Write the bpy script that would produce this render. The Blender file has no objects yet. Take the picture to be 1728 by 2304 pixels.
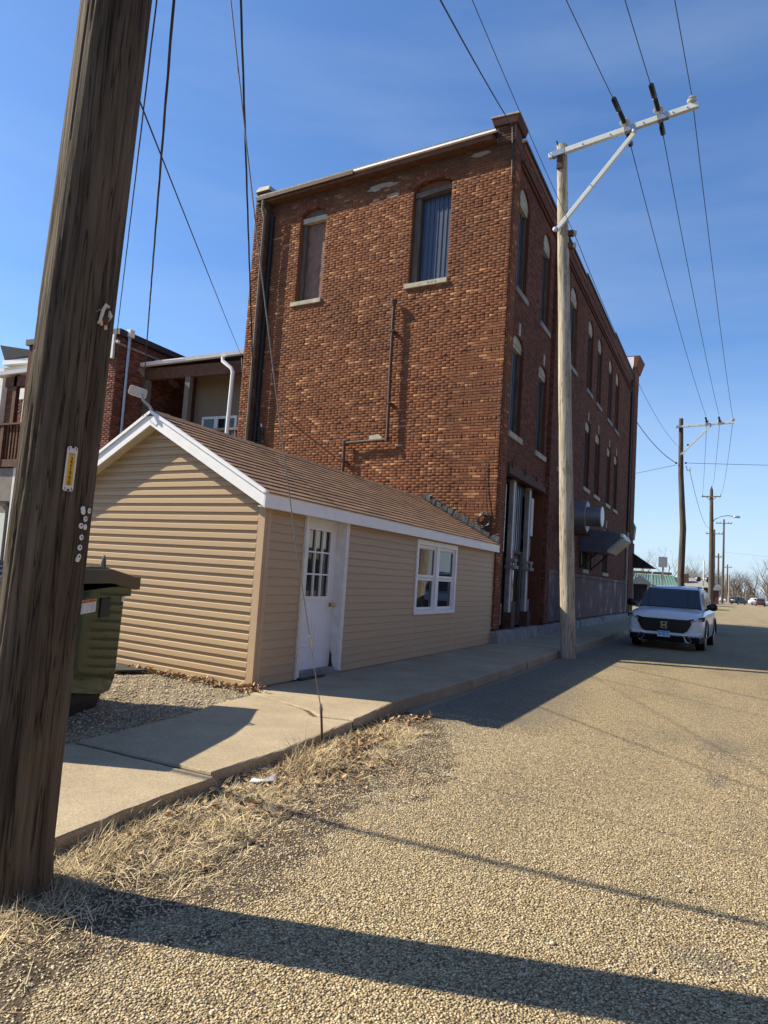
import bpy, math, random
import numpy as np
from mathutils import Vector, Matrix
random.seed(7); rng = np.random.default_rng(7)
C = bpy.context.scene.collection
sc = bpy.context.scene
R = math.radians
GSK = 6.5; TAN4 = math.tan(R(GSK))          # the gable is not quite square to the street

# ------------------------------------------------------------------ camera
cam = bpy.data.cameras.new('camera'); camo = bpy.data.objects.new('camera', cam); C.objects.link(camo)
cam.sensor_fit = 'VERTICAL'; cam.sensor_height = 36.0; cam.lens = 36.0 * 1612.0 / 2304.0
cam.clip_start = 0.05; cam.clip_end = 5000
rt = (0.8987524286802087, 0.4336435846805072, 0.06478667615232524)
dn = (0.02010934150369261, 0.10683744812301217, -0.9940732230965106)
fw = (-0.4379950756866044, 0.8947284510643453, 0.08730012903932723)
camo.matrix_world = Matrix(((rt[0], -dn[0], -fw[0], 0), (rt[1], -dn[1], -fw[1], 0), (rt[2], -dn[2], -fw[2], 1.45), (0, 0, 0, 1)))
sc.camera = camo

# ------------------------------------------------------------------ sky and sun
SUN_AZ, SUN_EL = 15.5, 41.0            # direction the light travels, measured from +X towards +Y
wd = bpy.data.worlds.new('World'); sc.world = wd; wd.use_nodes = True
nt = wd.node_tree; nt.nodes.clear()
out = nt.nodes.new('ShaderNodeOutputWorld'); bg = nt.nodes.new('ShaderNodeBackground')
sky = nt.nodes.new('ShaderNodeTexSky'); sky.sky_type = 'NISHITA'; sky.sun_disc = False
sky.sun_elevation = R(SUN_EL); sky.sun_rotation = R(270 - SUN_AZ)
sky.altitude = 200; sky.air_density = 1.0; sky.dust_density = 0.6; sky.ozone_density = 2.2
tc = nt.nodes.new('ShaderNodeTexCoord')
mp = nt.nodes.new('ShaderNodeMapping'); mp.inputs['Scale'].default_value = (1.1, 0.55, 5.5)
nz = nt.nodes.new('ShaderNodeTexNoise'); nz.inputs['Scale'].default_value = 1.7; nz.inputs['Detail'].default_value = 7; nz.inputs['Roughness'].default_value = 0.55
rp = nt.nodes.new('ShaderNodeValToRGB'); rp.color_ramp.elements[0].position = 0.42; rp.color_ramp.elements[1].position = 0.85
mx = nt.nodes.new('ShaderNodeMix'); mx.data_type = 'RGBA'
mul = nt.nodes.new('ShaderNodeMath'); mul.operation = 'MULTIPLY'; mul.inputs[1].default_value = 0.22
nt.links.new(tc.outputs['Generated'], mp.inputs['Vector']); nt.links.new(mp.outputs['Vector'], nz.inputs['Vector'])
nt.links.new(nz.outputs['Fac'], rp.inputs['Fac']); nt.links.new(rp.outputs['Color'], mul.inputs[0])
sxyz = nt.nodes.new('ShaderNodeSeparateXYZ'); nt.links.new(tc.outputs['Generated'], sxyz.inputs['Vector'])
hz_ = nt.nodes.new('ShaderNodeMapRange'); hz_.interpolation_type = 'SMOOTHSTEP'
for k_, v_ in (('From Min', 0.0), ('From Max', 0.34), ('To Min', 0.62), ('To Max', 0.0)): hz_.inputs[k_].default_value = v_
nt.links.new(sxyz.outputs['Z'], hz_.inputs['Value'])
mxf = nt.nodes.new('ShaderNodeMath'); mxf.operation = 'ADD'; mxf.use_clamp = True; nt.links.new(mul.outputs[0], mxf.inputs[0]); nt.links.new(hz_.outputs[0], mxf.inputs[1])
nt.links.new(mxf.outputs[0], mx.inputs['Factor']); tint = nt.nodes.new('ShaderNodeMix'); tint.data_type = 'RGBA'; tint.blend_type = 'MULTIPLY'; tint.inputs['Factor'].default_value = 1.0
tint.inputs['B'].default_value = (1.28, 1.72, 2.22, 1); nt.links.new(sky.outputs['Color'], tint.inputs['A']); nt.links.new(tint.outputs['Result'], mx.inputs['A'])
mx.inputs['B'].default_value = (8.2, 10.0, 11.8, 1)
nt.links.new(mx.outputs['Result'], bg.inputs['Color']); nt.links.new(bg.outputs['Background'], out.inputs['Surface'])
bg.inputs['Strength'].default_value = 0.050
sun = bpy.data.lights.new('sun', 'SUN'); sun.energy = 5.0; sun.angle = R(0.53); sun.color = (1.0, 0.89, 0.70)
suno = bpy.data.objects.new('sun', sun); C.objects.link(suno)
ldir = Vector((math.cos(R(SUN_AZ)) * math.cos(R(SUN_EL)), math.sin(R(SUN_AZ)) * math.cos(R(SUN_EL)), -math.sin(R(SUN_EL))))
suno.rotation_euler = ldir.to_track_quat('-Z', 'Y').to_euler(); suno.location = (-20, -6, 25)
vs = sc.view_settings; vs.view_transform = 'Standard'; vs.look = 'None'; vs.gamma = 1.0; vs.exposure = 0.78; vs.use_curve_mapping = False

# ------------------------------------------------------------------ materials
def nodes(name):
    m = bpy.data.materials.new(name); m.use_nodes = True
    t = m.node_tree; b = t.nodes['Principled BSDF']
    return m, t, b
def N(t, k, **kw):
    n = t.nodes.new(k)
    for a, v in kw.items(): setattr(n, a, v)
    return n
def pos(t, scale=(1, 1, 1), rot=(0, 0, 0)):
    g = N(t, 'ShaderNodeNewGeometry'); mp = N(t, 'ShaderNodeMapping')
    mp.inputs['Scale'].default_value = scale; mp.inputs['Rotation'].default_value = rot
    t.links.new(g.outputs['Position'], mp.inputs['Vector']); return mp.outputs['Vector']
def noise(t, vec, scale, detail=4, rough=0.55):
    n = N(t, 'ShaderNodeTexNoise'); n.inputs['Scale'].default_value = scale; n.inputs['Detail'].default_value = detail; n.inputs['Roughness'].default_value = rough
    t.links.new(vec, n.inputs['Vector']); return n.outputs['Fac']
def ramp(t, fac, stops, interp='LINEAR'):
    r = N(t, 'ShaderNodeValToRGB'); cr = r.color_ramp; cr.interpolation = interp
    while len(cr.elements) < len(stops): cr.elements.new(0.5)
    for e, (p, c) in zip(cr.elements, stops):
        e.position = p; e.color = (*c, 1) if len(c) == 3 else c
    t.links.new(fac, r.inputs['Fac']); return r.outputs['Color']
def mixc(t, fac, a, b, mode='MIX'):
    m = N(t, 'ShaderNodeMix', data_type='RGBA', blend_type=mode)
    for s, v in (('Factor', fac), ('A', a), ('B', b)):
        if hasattr(v, 'is_output'): t.links.new(v, m.inputs[s])
        elif s == 'Factor': m.inputs[s].default_value = v
        else: m.inputs[s].default_value = (*v, 1)
    return m.outputs['Result']
def math_(t, op, a, b=None, clamp=False):
    m = N(t, 'ShaderNodeMath', operation=op); m.use_clamp = clamp
    for i, v in enumerate((a, b)):
        if v is None: continue
        if hasattr(v, 'is_output'): t.links.new(v, m.inputs[i])
        else: m.inputs[i].default_value = v
    return m.outputs[0]
def bump(t, b, h, strength=0.4, dist=0.01):
    n = N(t, 'ShaderNodeBump'); n.inputs['Strength'].default_value = strength; n.inputs['Distance'].default_value = dist
    t.links.new(h, n.inputs['Height']); t.links.new(n.outputs['Normal'], b.inputs['Normal'])
def rnd(t):
    g = N(t, 'ShaderNodeNewGeometry'); o = N(t, 'ShaderNodeObjectInfo')
    s = math_(t, 'ADD', g.outputs['Random Per Island'], o.outputs['Random'])
    return math_(t, 'FRACT', s)
def mul3(c, k): return tuple(min(1, x * k) for x in c)
def M(name, c, rough=0.75, var=0.25, vs_=6.0, bmp=0.0, bs=80.0, metal=0.0, spec=0.4, stretch=(1, 1, 1), isl=0.0, c2=None, bd=0.004):
    m, t, b = nodes(name)
    v = pos(t, stretch)
    f = noise(t, v, vs_, 5)
    col = ramp(t, f, [(0.3, mul3(c, 1 - var)), (0.7, c2 if c2 else mul3(c, 1 + var))])
    if isl:
        k = rnd(t); hs = N(t, 'ShaderNodeHueSaturation')
        t.links.new(math_(t, 'ADD', math_(t, 'MULTIPLY', k, 2 * isl), 1 - isl), hs.inputs['Value']); t.links.new(col, hs.inputs['Color']); col = hs.outputs['Color']
    t.links.new(col, b.inputs['Base Color'])
    b.inputs['Roughness'].default_value = rough; b.inputs['Metallic'].default_value = metal; b.inputs['Specular IOR Level'].default_value = spec
    if bmp: bump(t, b, noise(t, v, bs, 5), bmp, bd)
    return m

def brick_material(name, stops, soot=0.6, relief=0.5, top=False):
    m, t, b = nodes(name)
    k = rnd(t); col = ramp(t, k, stops)
    v = pos(t)
    big = noise(t, v, 0.55, 5, 0.6)                     # weathering in large clouds
    col = mixc(t, math_(t, 'MULTIPLY', ramp(t, big, [(0.46, (0, 0, 0)), (0.72, (1, 1, 1))]), soot), col, (0.075, 0.040, 0.028))
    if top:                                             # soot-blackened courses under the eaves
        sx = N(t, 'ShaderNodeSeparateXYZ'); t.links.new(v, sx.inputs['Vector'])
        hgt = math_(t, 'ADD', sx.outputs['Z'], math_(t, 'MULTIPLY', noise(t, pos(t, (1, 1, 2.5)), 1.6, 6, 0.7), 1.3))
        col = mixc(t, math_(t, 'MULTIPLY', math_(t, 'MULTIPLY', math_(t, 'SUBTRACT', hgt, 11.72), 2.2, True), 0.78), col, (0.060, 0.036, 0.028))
    mort = noise(t, pos(t, (1, 1, 1.6)), 1.1, 6, 0.65)   # smeared mortar
    col = mixc(t, math_(t, 'MULTIPLY', ramp(t, mort, [(0.56, (0, 0, 0)), (0.72, (1, 1, 1))]), 0.4), col, (0.20, 0.135, 0.085))
    fine = noise(t, v, 45, 4)
    col = mixc(t, 1.0, col, ramp(t, fine, [(0.3, (0.72, 0.72, 0.72)), (0.7, (1.15, 1.15, 1.15))]), 'MULTIPLY')
    t.links.new(col, b.inputs['Base Color']); b.inputs['Roughness'].default_value = 0.9; b.inputs['Specular IOR Level'].default_value = 0.2
    bump(t, b, fine, relief, 0.004)
    return m

MT = {}
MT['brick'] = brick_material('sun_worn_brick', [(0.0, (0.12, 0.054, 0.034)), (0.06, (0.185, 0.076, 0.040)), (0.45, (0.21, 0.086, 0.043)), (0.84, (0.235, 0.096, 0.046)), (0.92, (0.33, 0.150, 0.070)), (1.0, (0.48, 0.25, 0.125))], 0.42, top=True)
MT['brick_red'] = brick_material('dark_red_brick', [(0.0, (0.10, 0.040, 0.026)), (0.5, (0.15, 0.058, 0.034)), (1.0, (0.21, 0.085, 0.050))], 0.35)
MT['brick_old'] = brick_material('neighbour_brick', [(0.0, (0.13, 0.05, 0.035)), (0.5, (0.19, 0.075, 0.05)), (1.0, (0.27, 0.12, 0.08))], 0.3)
MT['mortar'] = M('old_mortar', (0.10, 0.058, 0.038), 0.95, 0.35, 3, 0.5, 60)
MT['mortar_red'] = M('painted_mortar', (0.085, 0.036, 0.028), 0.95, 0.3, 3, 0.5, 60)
MT['mortar_light'] = M('grey_mortar', (0.26, 0.22, 0.18), 0.95, 0.3, 3, 0.5, 60)
MT['stone'] = M('weathered_stone', (0.40, 0.36, 0.28), 0.9, 0.25, 5, 0.5, 40)
MT['stone_grey'] = M('grey_foundation_stone', (0.24, 0.235, 0.22), 0.9, 0.3, 4, 0.6, 30)
MT['siding'] = M('tan_vinyl_siding', (0.425, 0.305, 0.178), 0.55, 0.045, 30, 0.10, 40, stretch=(1, 1, 0.08) if False else (0.25, 0.25, 6), bd=0.002, isl=0.03)
MT['siding_trim'] = M('tan_corner_trim', (0.45, 0.32, 0.20), 0.5, 0.04, 8)
MT['white'] = M('white_trim_paint', (0.80, 0.80, 0.80), 0.45, 0.05, 5)
MT['white_old'] = M('peeling_white_paint', (0.70, 0.69, 0.66), 0.6, 0.12, 9, 0.25, 60)
MT['soffit'] = M('off_white_soffit', (0.62, 0.58, 0.48), 0.6, 0.08, 5)
MT['door'] = M('white_door_paint', (0.76, 0.78, 0.80), 0.4, 0.05, 3)
MT['shingle'] = M('brown_asphalt_shingle', (0.225, 0.128, 0.070), 0.95, 0.35, 55, 0.7, 300, isl=0.22, bd=0.003)
MT['tar'] = M('black_roof_tar', (0.035, 0.034, 0.035), 0.55, 0.4, 12, 0.7, 40, bd=0.02)
MT['concrete'] = M('sidewalk_concrete', (0.365, 0.305, 0.205), 0.9, 0.16, 1.6, 0.45, 120, bd=0.003)
MT['dirt'] = M('bare_dirt', (0.20, 0.155, 0.095), 0.95, 0.35, 2.0, 0.8, 60, bd=0.02)
MT['brass'] = M('brass', (0.62, 0.44, 0.16), 0.25, 0.1, 4, metal=1.0)
MT['metal_blue'] = M('blue_grey_steel_sheet', (0.12, 0.14, 0.17), 0.28, 0.15, 3, metal=0.3)
MT['navy'] = M('navy_steel_sheet', (0.045, 0.06, 0.095), 0.35, 0.12, 3, metal=0.2)
MT['plywood'] = M('weathered_board', (0.185, 0.125, 0.105), 0.9, 0.3, 6, 0.9, 9, stretch=(1, 1, 0.6), bd=0.03)
MT['frame_grey'] = M('bare_grey_wood', (0.10, 0.088, 0.075), 0.9, 0.35, 5, 0.5, 30, stretch=(4, 4, 0.5))
MT['galv'] = M('galvanised_steel', (0.40, 0.42, 0.44), 0.38, 0.12, 6, metal=0.75)
MT['dull_tin'] = M('dull_tinplate', (0.20, 0.205, 0.215), 0.5, 0.2, 4, metal=0.5)
MT['fibre'] = M('pale_fibreglass_arm', (0.62, 0.66, 0.62), 0.4, 0.05, 6)
MT['black'] = M('black_rubber', (0.018, 0.018, 0.02), 0.45, 0.2, 8)
MT['porcelain'] = M('grey_porcelain', (0.42, 0.42, 0.40), 0.2, 0.08, 10)
MT['rust'] = M('rusty_iron', (0.085, 0.042, 0.028), 0.85, 0.4, 12, 0.4, 50)
MT['glass_dark'] = M('dark_window_glass', (0.018, 0.022, 0.026), 0.03, 0.1, 2, spec=0.6)
MT['curtain'] = M('pale_curtain', (0.45, 0.44, 0.42), 0.9, 0.2, 12, stretch=(1, 6, 0.3))
MT['dumpster'] = M('dark_green_enamel', (0.016, 0.050, 0.026), 0.08, 0.25, 2.5, 0.08, 5, bd=0.012, spec=0.22)
MT['plastic_black'] = M('black_plastic_lid', (0.016, 0.017, 0.02), 0.28, 0.2, 4)
MT['car_white'] = M('white_car_paint', (0.74, 0.76, 0.78), 0.15, 0.02, 2, spec=0.6)
MT['car_black'] = M('black_car_trim', (0.008, 0.008, 0.01), 0.3, 0.1, 4)
MT['chrome'] = M('chrome', (0.7, 0.7, 0.72), 0.12, 0.03, 4, metal=1.0)
MT['lamp_glass'] = M('headlight_lens', (0.40, 0.38, 0.34), 0.08, 0.1, 6, spec=0.7)
MT['grey_wall'] = M('grey_render', (0.22, 0.20, 0.175), 0.9, 0.2, 2, 0.3, 40)
MT['tan_board'] = M('tan_porch_wall', (0.21, 0.175, 0.13), 0.85, 0.12, 3)
MT['porch_wood'] = M('dark_brown_deck_wood', (0.11, 0.052, 0.03), 0.8, 0.3, 6, 0.3, 30)
MT['grey_wood'] = M('silvered_wood', (0.16, 0.14, 0.115), 0.9, 0.3, 6, 0.4, 30, stretch=(3, 3, 0.4))
MT['green_roof'] = M('green_metal_roof', (0.115, 0.20, 0.155), 0.5, 0.12, 2)
MT['bark'] = M('grey_brown_bark', (0.17, 0.135, 0.105), 0.95, 0.3, 3)
MT['twig'] = M('bare_twigs', (0.145, 0.112, 0.088), 0.95, 0.3, 1.0)
MT['red'] = M('red_paint', (0.30, 0.03, 0.03), 0.4, 0.1, 3)
MT['yellow'] = M('yellow_plate', (0.72, 0.46, 0.045), 0.5, 0.05, 20)
MT['ink'] = M('black_ink', (0.012, 0.012, 0.014), 0.6, 0.05, 20)
MT['plate_white'] = M('white_plastic', (0.72, 0.73, 0.74), 0.4, 0.04, 20)
MT['orange'] = M('orange_label_ink', (0.55, 0.13, 0.02), 0.6, 0.05, 20)
MT['label_grey'] = M('grey_print', (0.36, 0.36, 0.38), 0.6, 0.05, 20)
MT['plate_blue'] = M('blue_plate_print', (0.20, 0.42, 0.68), 0.5, 0.2, 30)
MT['stone_chip'] = M('road_chippings', (0.40, 0.305, 0.165), 0.85, 0.1, 30, isl=0.55, c2=(0.50, 0.42, 0.28))
MT['gravel_chip'] = M('pale_gravel', (0.42, 0.36, 0.26), 0.85, 0.1, 30, isl=0.5)
MT['straw'] = M('dry_straw_grass', (0.52, 0.42, 0.25), 0.8, 0.2, 9, isl=0.45)
MT['leaf'] = M('dead_brown_leaf', (0.34, 0.215, 0.12), 0.8, 0.3, 20, isl=0.55)
MT['lawn'] = M('green_lawn', (0.085, 0.115, 0.03), 0.95, 0.3, 2, 0.5, 20)
MT['field'] = M('winter_ground', (0.22, 0.185, 0.12), 0.95, 0.3, 0.15, 0.5, 6)
MT['patina'] = M('pale_green_painted_tin', (0.22, 0.25, 0.20), 0.6, 0.25, 4)
MT['parge'] = M('peeling_red_render', (0.135, 0.075, 0.066), 0.9, 0.2, 1.0, 0.5, 12)
MT['pipe_rust'] = M('brown_iron_pipe', (0.075, 0.045, 0.034), 0.75, 0.3, 10)
MT['roof_dark'] = M('dark_wood_shake', (0.035, 0.033, 0.026), 0.9, 0.4, 8, 0.5, 20)

def parge_material():                                   # worn paint on the basement band: pale patches where it has flaked
    m, t, b = nodes('peeling_basement_paint')
    f = noise(t, pos(t, (1, 0.8, 0.7)), 1.3, 8, 0.72)
    col = ramp(t, f, [(0.42, (0.115, 0.062, 0.055)), (0.56, (0.15, 0.095, 0.085)), (0.64, (0.34, 0.30, 0.28))])
    t.links.new(col, b.inputs['Base Color']); b.inputs['Roughness'].default_value = 0.9
    bump(t, b, f, 0.4, 0.02); return m
MT['parge'] = parge_material()

def pole_material(name, dark, mid, light):
    m, t, b = nodes(name)
    v = pos(t, (1, 1, 0.035))
    g1 = noise(t, v, 48, 8, 0.75); g2 = noise(t, pos(t, (1, 1, 0.10)), 11, 4)
    ck = noise(t, pos(t, (1, 1, 0.03)), 26, 3, 0.5); ck = math_(t, 'MULTIPLY', math_(t, 'ABSOLUTE', math_(t, 'SUBTRACT', ck, 0.5)), 1.0)
    col = ramp(t, g1, [(0.30, dark), (0.5, mid), (0.72, light)])
    col = mixc(t, 0.55, col, ramp(t, g2, [(0.35, mul3(dark, 1.1)), (0.65, mul3(light, 1.0))]))
    col = mixc(t, 1.0, col, ramp(t, ck, [(0.0, (0.25, 0.25, 0.25)), (0.012, (0.55, 0.55, 0.55)), (0.024, (1, 1, 1))]), 'MULTIPLY')
    t.links.new(col, b.inputs['Base Color']); b.inputs['Roughness'].default_value = 0.9; b.inputs['Specular IOR Level'].default_value = 0.25
    bump(t, b, math_(t, 'ADD', g1, math_(t, 'MULTIPLY', noise(t, pos(t, (1, 1, 0.02)), 90, 3), 0.6)), 0.9, 0.008)
    return m
MT['pole_dark'] = pole_material('creosoted_pole_wood', (0.032, 0.025, 0.019), (0.088, 0.069, 0.049), (0.185, 0.150, 0.108))
MT['pole_pale'] = pole_material('pale_pole_wood', (0.20, 0.165, 0.115), (0.40, 0.35, 0.265), (0.56, 0.50, 0.40))
MT['pole_far'] = pole_material('distant_pole_wood', (0.06, 0.045, 0.036), (0.105, 0.082, 0.066), (0.16, 0.13, 0.105))

def road_material():
    m, t, b = nodes('chip_seal_road')
    v = pos(t)
    vo = N(t, 'ShaderNodeTexVoronoi'); vo.inputs['Scale'].default_value = 92; t.links.new(v, vo.inputs['Vector'])
    sep = N(t, 'ShaderNodeSeparateColor'); t.links.new(vo.outputs['Color'], sep.inputs['Color'])
    col = ramp(t, sep.outputs[0], [(0.0, (0.16, 0.12, 0.07)), (0.3, (0.36, 0.28, 0.155)), (0.75, (0.46, 0.365, 0.21)), (1.0, (0.60, 0.53, 0.38))])
    gap = ramp(t, vo.outputs['Distance'], [(0.42, (1, 1, 1)), (0.75, (0.34, 0.31, 0.28))])
    col = mixc(t, 1.0, col, gap, 'MULTIPLY')
    n1 = noise(t, pos(t, (1, 0.35, 1)), 0.8, 6, 0.6)
    col = mixc(t, 1.0, col, ramp(t, n1, [(0.28, (0.66, 0.67, 0.70)), (0.5, (0.98, 0.98, 0.97)), (0.7, (1.10, 1.09, 1.05))]), 'MULTIPLY')
    # old grey asphalt showing near the kerb, worn edge
    sx = N(t, 'ShaderNodeSeparateXYZ'); t.links.new(v, sx.inputs['Vector'])
    e = math_(t, 'ADD', sx.outputs['X'], math_(t, 'MULTIPLY', noise(t, v, 2.2, 6, 0.7), 1.5))
    y = math_(t, 'MULTIPLY', math_(t, 'SUBTRACT', sx.outputs['Y'], 4.0), 0.35, True)
    edge = math_(t, 'MULTIPLY', ramp(t, e, [(0.0, (1, 1, 1)), (1.0, (1, 1, 1))]), 1.0)
    wear = math_(t, 'SUBTRACT', -1.05, e); wear = math_(t, 'MULTIPLY', wear, 1.2, True)
    col = mixc(t, math_(t, 'MULTIPLY', wear, 0.7), col, mixc(t, 1.0, gap, (0.17, 0.165, 0.16), 'MULTIPLY'))
    # tar stains
    for (px, py, rx, ry, k) in STAINS:
        dx = math_(t, 'DIVIDE', math_(t, 'SUBTRACT', sx.outputs['X'], px), rx); dy = math_(t, 'DIVIDE', math_(t, 'SUBTRACT', sx.outputs['Y'], py), ry)
        d = math_(t, 'ADD', math_(t, 'POWER', dx, 2), math_(t, 'POWER', dy, 2))
        d = math_(t, 'ADD', d, math_(t, 'MULTIPLY', noise(t, v, 7, 5, 0.7), 1.2))
        f = math_(t, 'MULTIPLY', math_(t, 'SUBTRACT', 1.35, d, True), k, True)
        col = mixc(t, f, col, (0.10, 0.092, 0.082))
    t.links.new(col, b.inputs['Base Color']); b.inputs['Roughness'].default_value = 0.85; b.inputs['Specular IOR Level'].default_value = 0.25
    inv = math_(t, 'SUBTRACT', 1.0, vo.outputs['Distance'])
    bump(t, b, inv, 0.9, 0.012)
    return m
STAINS = [(-0.09, 6.35, 0.13, 0.32, 1.0), (-0.05, 3.26, 0.20, 0.16, 0.9), (-0.05, 7.6, 0.28, 1.4, 0.45), (0.12, 5.2, 0.22, 0.9, 0.4), (-2.0, 8.5, .7, 3.5, .5)]
MT['road'] = road_material()
def concrete_material():
    m, t, b = nodes('sidewalk_concrete'); v = pos(t)
    big = noise(t, v, 1.4, 6, 0.65); col = ramp(t, big, [(0.3, (0.29, 0.235, 0.155)), (0.7, (0.42, 0.345, 0.235))])
    vo = N(t, 'ShaderNodeTexVoronoi'); vo.inputs['Scale'].default_value = 170; t.links.new(v, vo.inputs['Vector'])
    sp_ = N(t, 'ShaderNodeSeparateColor'); t.links.new(vo.outputs['Color'], sp_.inputs['Color'])
    col = mixc(t, 1.0, col, ramp(t, sp_.outputs[0], [(0.0, (0.60, 0.58, 0.55)), (0.25, (0.92, 0.92, 0.92)), (0.8, (1.02, 1.02, 1.02)), (1.0, (1.28, 1.25, 1.2))]), 'MULTIPLY')
    st = noise(t, v, 4.5, 7, 0.75); col = mixc(t, math_(t, 'MULTIPLY', ramp(t, st, [(0.55, (0, 0, 0)), (0.75, (1, 1, 1))]), 0.45), col, (0.17, 0.14, 0.10))
    t.links.new(col, b.inputs['Base Color']); b.inputs['Roughness'].default_value = 0.9; b.inputs['Specular IOR Level'].default_value = 0.25
    bump(t, b, math_(t, 'ADD', noise(t, v, 130, 5), math_(t, 'MULTIPLY', big, 2.0)), 0.55, 0.004); return m
MT['concrete'] = concrete_material()

# ------------------------------------------------------------------ object helpers
def link(o, parent=None, local=False):
    C.objects.link(o)
    if parent is not None:
        o.parent = parent
        if not local: o.matrix_parent_inverse = Matrix.Translation(-Vector(WORLD.get(parent.name, (0, 0, 0))))
    return o
WORLD = {}
def tag(o, label=None, cat=None, group=None, kind=None):
    if label: o['label'] = label
    if cat: o['category'] = cat
    if group: o['group'] = group
    if kind: o['kind'] = kind
    return o
def thing(name, label, cat, loc=(0, 0, 0), group=None):
    o = bpy.data.objects.new(name, None); C.objects.link(o); o.location = loc; o.empty_display_size = 0.2
    WORLD[o.name] = tuple(loc)
    return tag(o, label, cat, group)
class MB:
    def __init__(s): s.v = []; s.f = []; s.sm = []
    def add(s, vs_, fs, smooth=False):
        n = len(s.v); s.v += [tuple(map(float, p)) for p in vs_]
        for f in fs: s.f.append(tuple(i + n for i in f)); s.sm.append(smooth)
        return s
    def hexa(s, p):                                     # 8 points: bottom ring then top ring
        return s.add(p, [(3, 2, 1, 0), (4, 5, 6, 7), (0, 1, 5, 4), (1, 2, 6, 5), (2, 3, 7, 6), (3, 0, 4, 7)])
    def box(s, a, b):
        (x0, y0, z0), (x1, y1, z1) = a, b
        x0, x1 = min(x0, x1), max(x0, x1); y0, y1 = min(y0, y1), max(y0, y1); z0, z1 = min(z0, z1), max(z0, z1)
        return s.hexa([(x0, y0, z0), (x1, y0, z0), (x1, y1, z0), (x0, y1, z0), (x0, y0, z1), (x1, y0, z1), (x1, y1, z1), (x0, y1, z1)])
    def prism(s, poly, off):                            # closed polygon (3-D points) extruded by a vector
        n = len(poly); q = [tuple(a + b for a, b in zip(p, off)) for p in poly]
        return s.add(list(poly) + q, [tuple(range(n))[::-1], tuple(range(n, 2 * n))] + [(i, (i + 1) % n, n + (i + 1) % n, n + i) for i in range(n)])
    def bar(s, a, b, w, h, up=(0, 0, 1)):               # rectangular bar between two points
        a = Vector(a); b = Vector(b); d = (b - a).normalized(); u = Vector(up)
        sd = d.cross(u)
        if sd.length < 1e-4: sd = d.cross(Vector((1, 0, 0)))
        sd.normalize(); u = sd.cross(d).normalized()
        P = [p + sd * i * w / 2 + u * j * h / 2 for p in (a, b) for i, j in ((-1, -1), (1, -1), (1, 1), (-1, 1))]
        return s.hexa([P[0], P[1], P[2], P[3], P[4], P[5], P[6], P[7]])
    def tube(s, pts, r, n=8, caps=True):
        pts = [Vector(p) for p in pts]; m = len(pts)
        rr = r if hasattr(r, '__len__') else [r] * m
        d0 = (pts[1] - pts[0]).normalized(); ref = Vector((0, 0, 1)) if abs(d0.z) < 0.9 else Vector((1, 0, 0))
        V = []
        for i, p in enumerate(pts):
            d = (pts[min(i + 1, m - 1)] - pts[max(i - 1, 0)]).normalized()
            a = d.cross(ref).normalized(); b = d.cross(a).normalized(); ref = -a.cross(d) if False else ref
            V += [p + (a * math.cos(2 * math.pi * k / n) + b * math.sin(2 * math.pi * k / n)) * rr[i] for k in range(n)]
        F = [(i * n + k, i * n + (k + 1) % n, (i + 1) * n + (k + 1) % n, (i + 1) * n + k) for i in range(m - 1) for k in range(n)]
        s.add(V, F, True)
        if caps: s.add(V[:n], [tuple(range(n))]); s.add(V[-n:], [tuple(range(n))[::-1]])
        return s
    def lathe(s, o, axis, prof, n=16):                  # profile of (distance along axis, radius)
        o = Vector(o); ax = Vector(axis).normalized()
        return s.tube([o + ax * d for d, r in prof], [max(r, 1e-4) for d, r in prof], n)
    def build(s, name, mat, parent=None, local=False, label=None, kind=None, bevel=0):
        me = bpy.data.meshes.new(name); me.from_pydata(s.v, [], s.f)
        me.polygons.foreach_set('use_smooth', s.sm)
        if any(s.sm): me.set_sharp_from_angle(angle=R(42))
        me.materials.append(MT[mat] if isinstance(mat, str) else mat); me.validate()
        o = bpy.data.objects.new(name, me); link(o, parent, local)
        if bevel:
            bv = o.modifiers.new('bevel', 'BEVEL'); bv.width = bevel; bv.segments = 2; bv.limit_method = 'ANGLE'
        return tag(o, label, None, None, kind)
def npmesh(name, V, F, mat, parent=None, kind=None, smooth=False):
    V = np.asarray(V, np.float32); F = np.asarray(F, np.int32); k = F.shape[1]
    me = bpy.data.meshes.new(name); me.vertices.add(len(V)); me.vertices.foreach_set('co', V.ravel())
    me.loops.add(F.size); me.loops.foreach_set('vertex_index', F.ravel())
    me.polygons.add(len(F)); me.polygons.foreach_set('loop_start', np.arange(0, F.size, k, dtype=np.int32)); me.polygons.foreach_set('loop_total', np.full(len(F), k, np.int32))
    if smooth: me.polygons.foreach_set('use_smooth', np.ones(len(F), bool))
    me.update(calc_edges=True); me.validate(); me.materials.append(MT[mat])
    o = bpy.data.objects.new(name, me); link(o, parent); return tag(o, None, None, None, kind)
def copy_tree(o, parent=None):
    c = o.copy(); C.objects.link(c); c.parent = parent
    for ch in o.children: copy_tree(ch, c)
    return c
def shape(name, mat, label, cat, mb, group=None, **kw):   # a thing that is a single mesh
    o = mb.build(name, mat, **kw); return tag(o, label, cat, group)
def text(txt, size, mat, parent, mw, name='digit', depth=0.001, align='CENTER'):
    cu = bpy.data.curves.new(name, 'FONT'); cu.body = txt; cu.size = size; cu.extrude = depth; cu.align_x = align; cu.align_y = 'CENTER'
    tmp = bpy.data.objects.new(name, cu); C.objects.link(tmp)
    dg = bpy.context.evaluated_depsgraph_get(); me = bpy.data.meshes.new_from_object(tmp.evaluated_get(dg))
    bpy.data.objects.remove(tmp); me.materials.clear(); me.materials.append(MT[mat])
    o = bpy.data.objects.new(name, me); C.objects.link(o); o.parent = parent; o.matrix_world = mw
    return o
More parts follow.
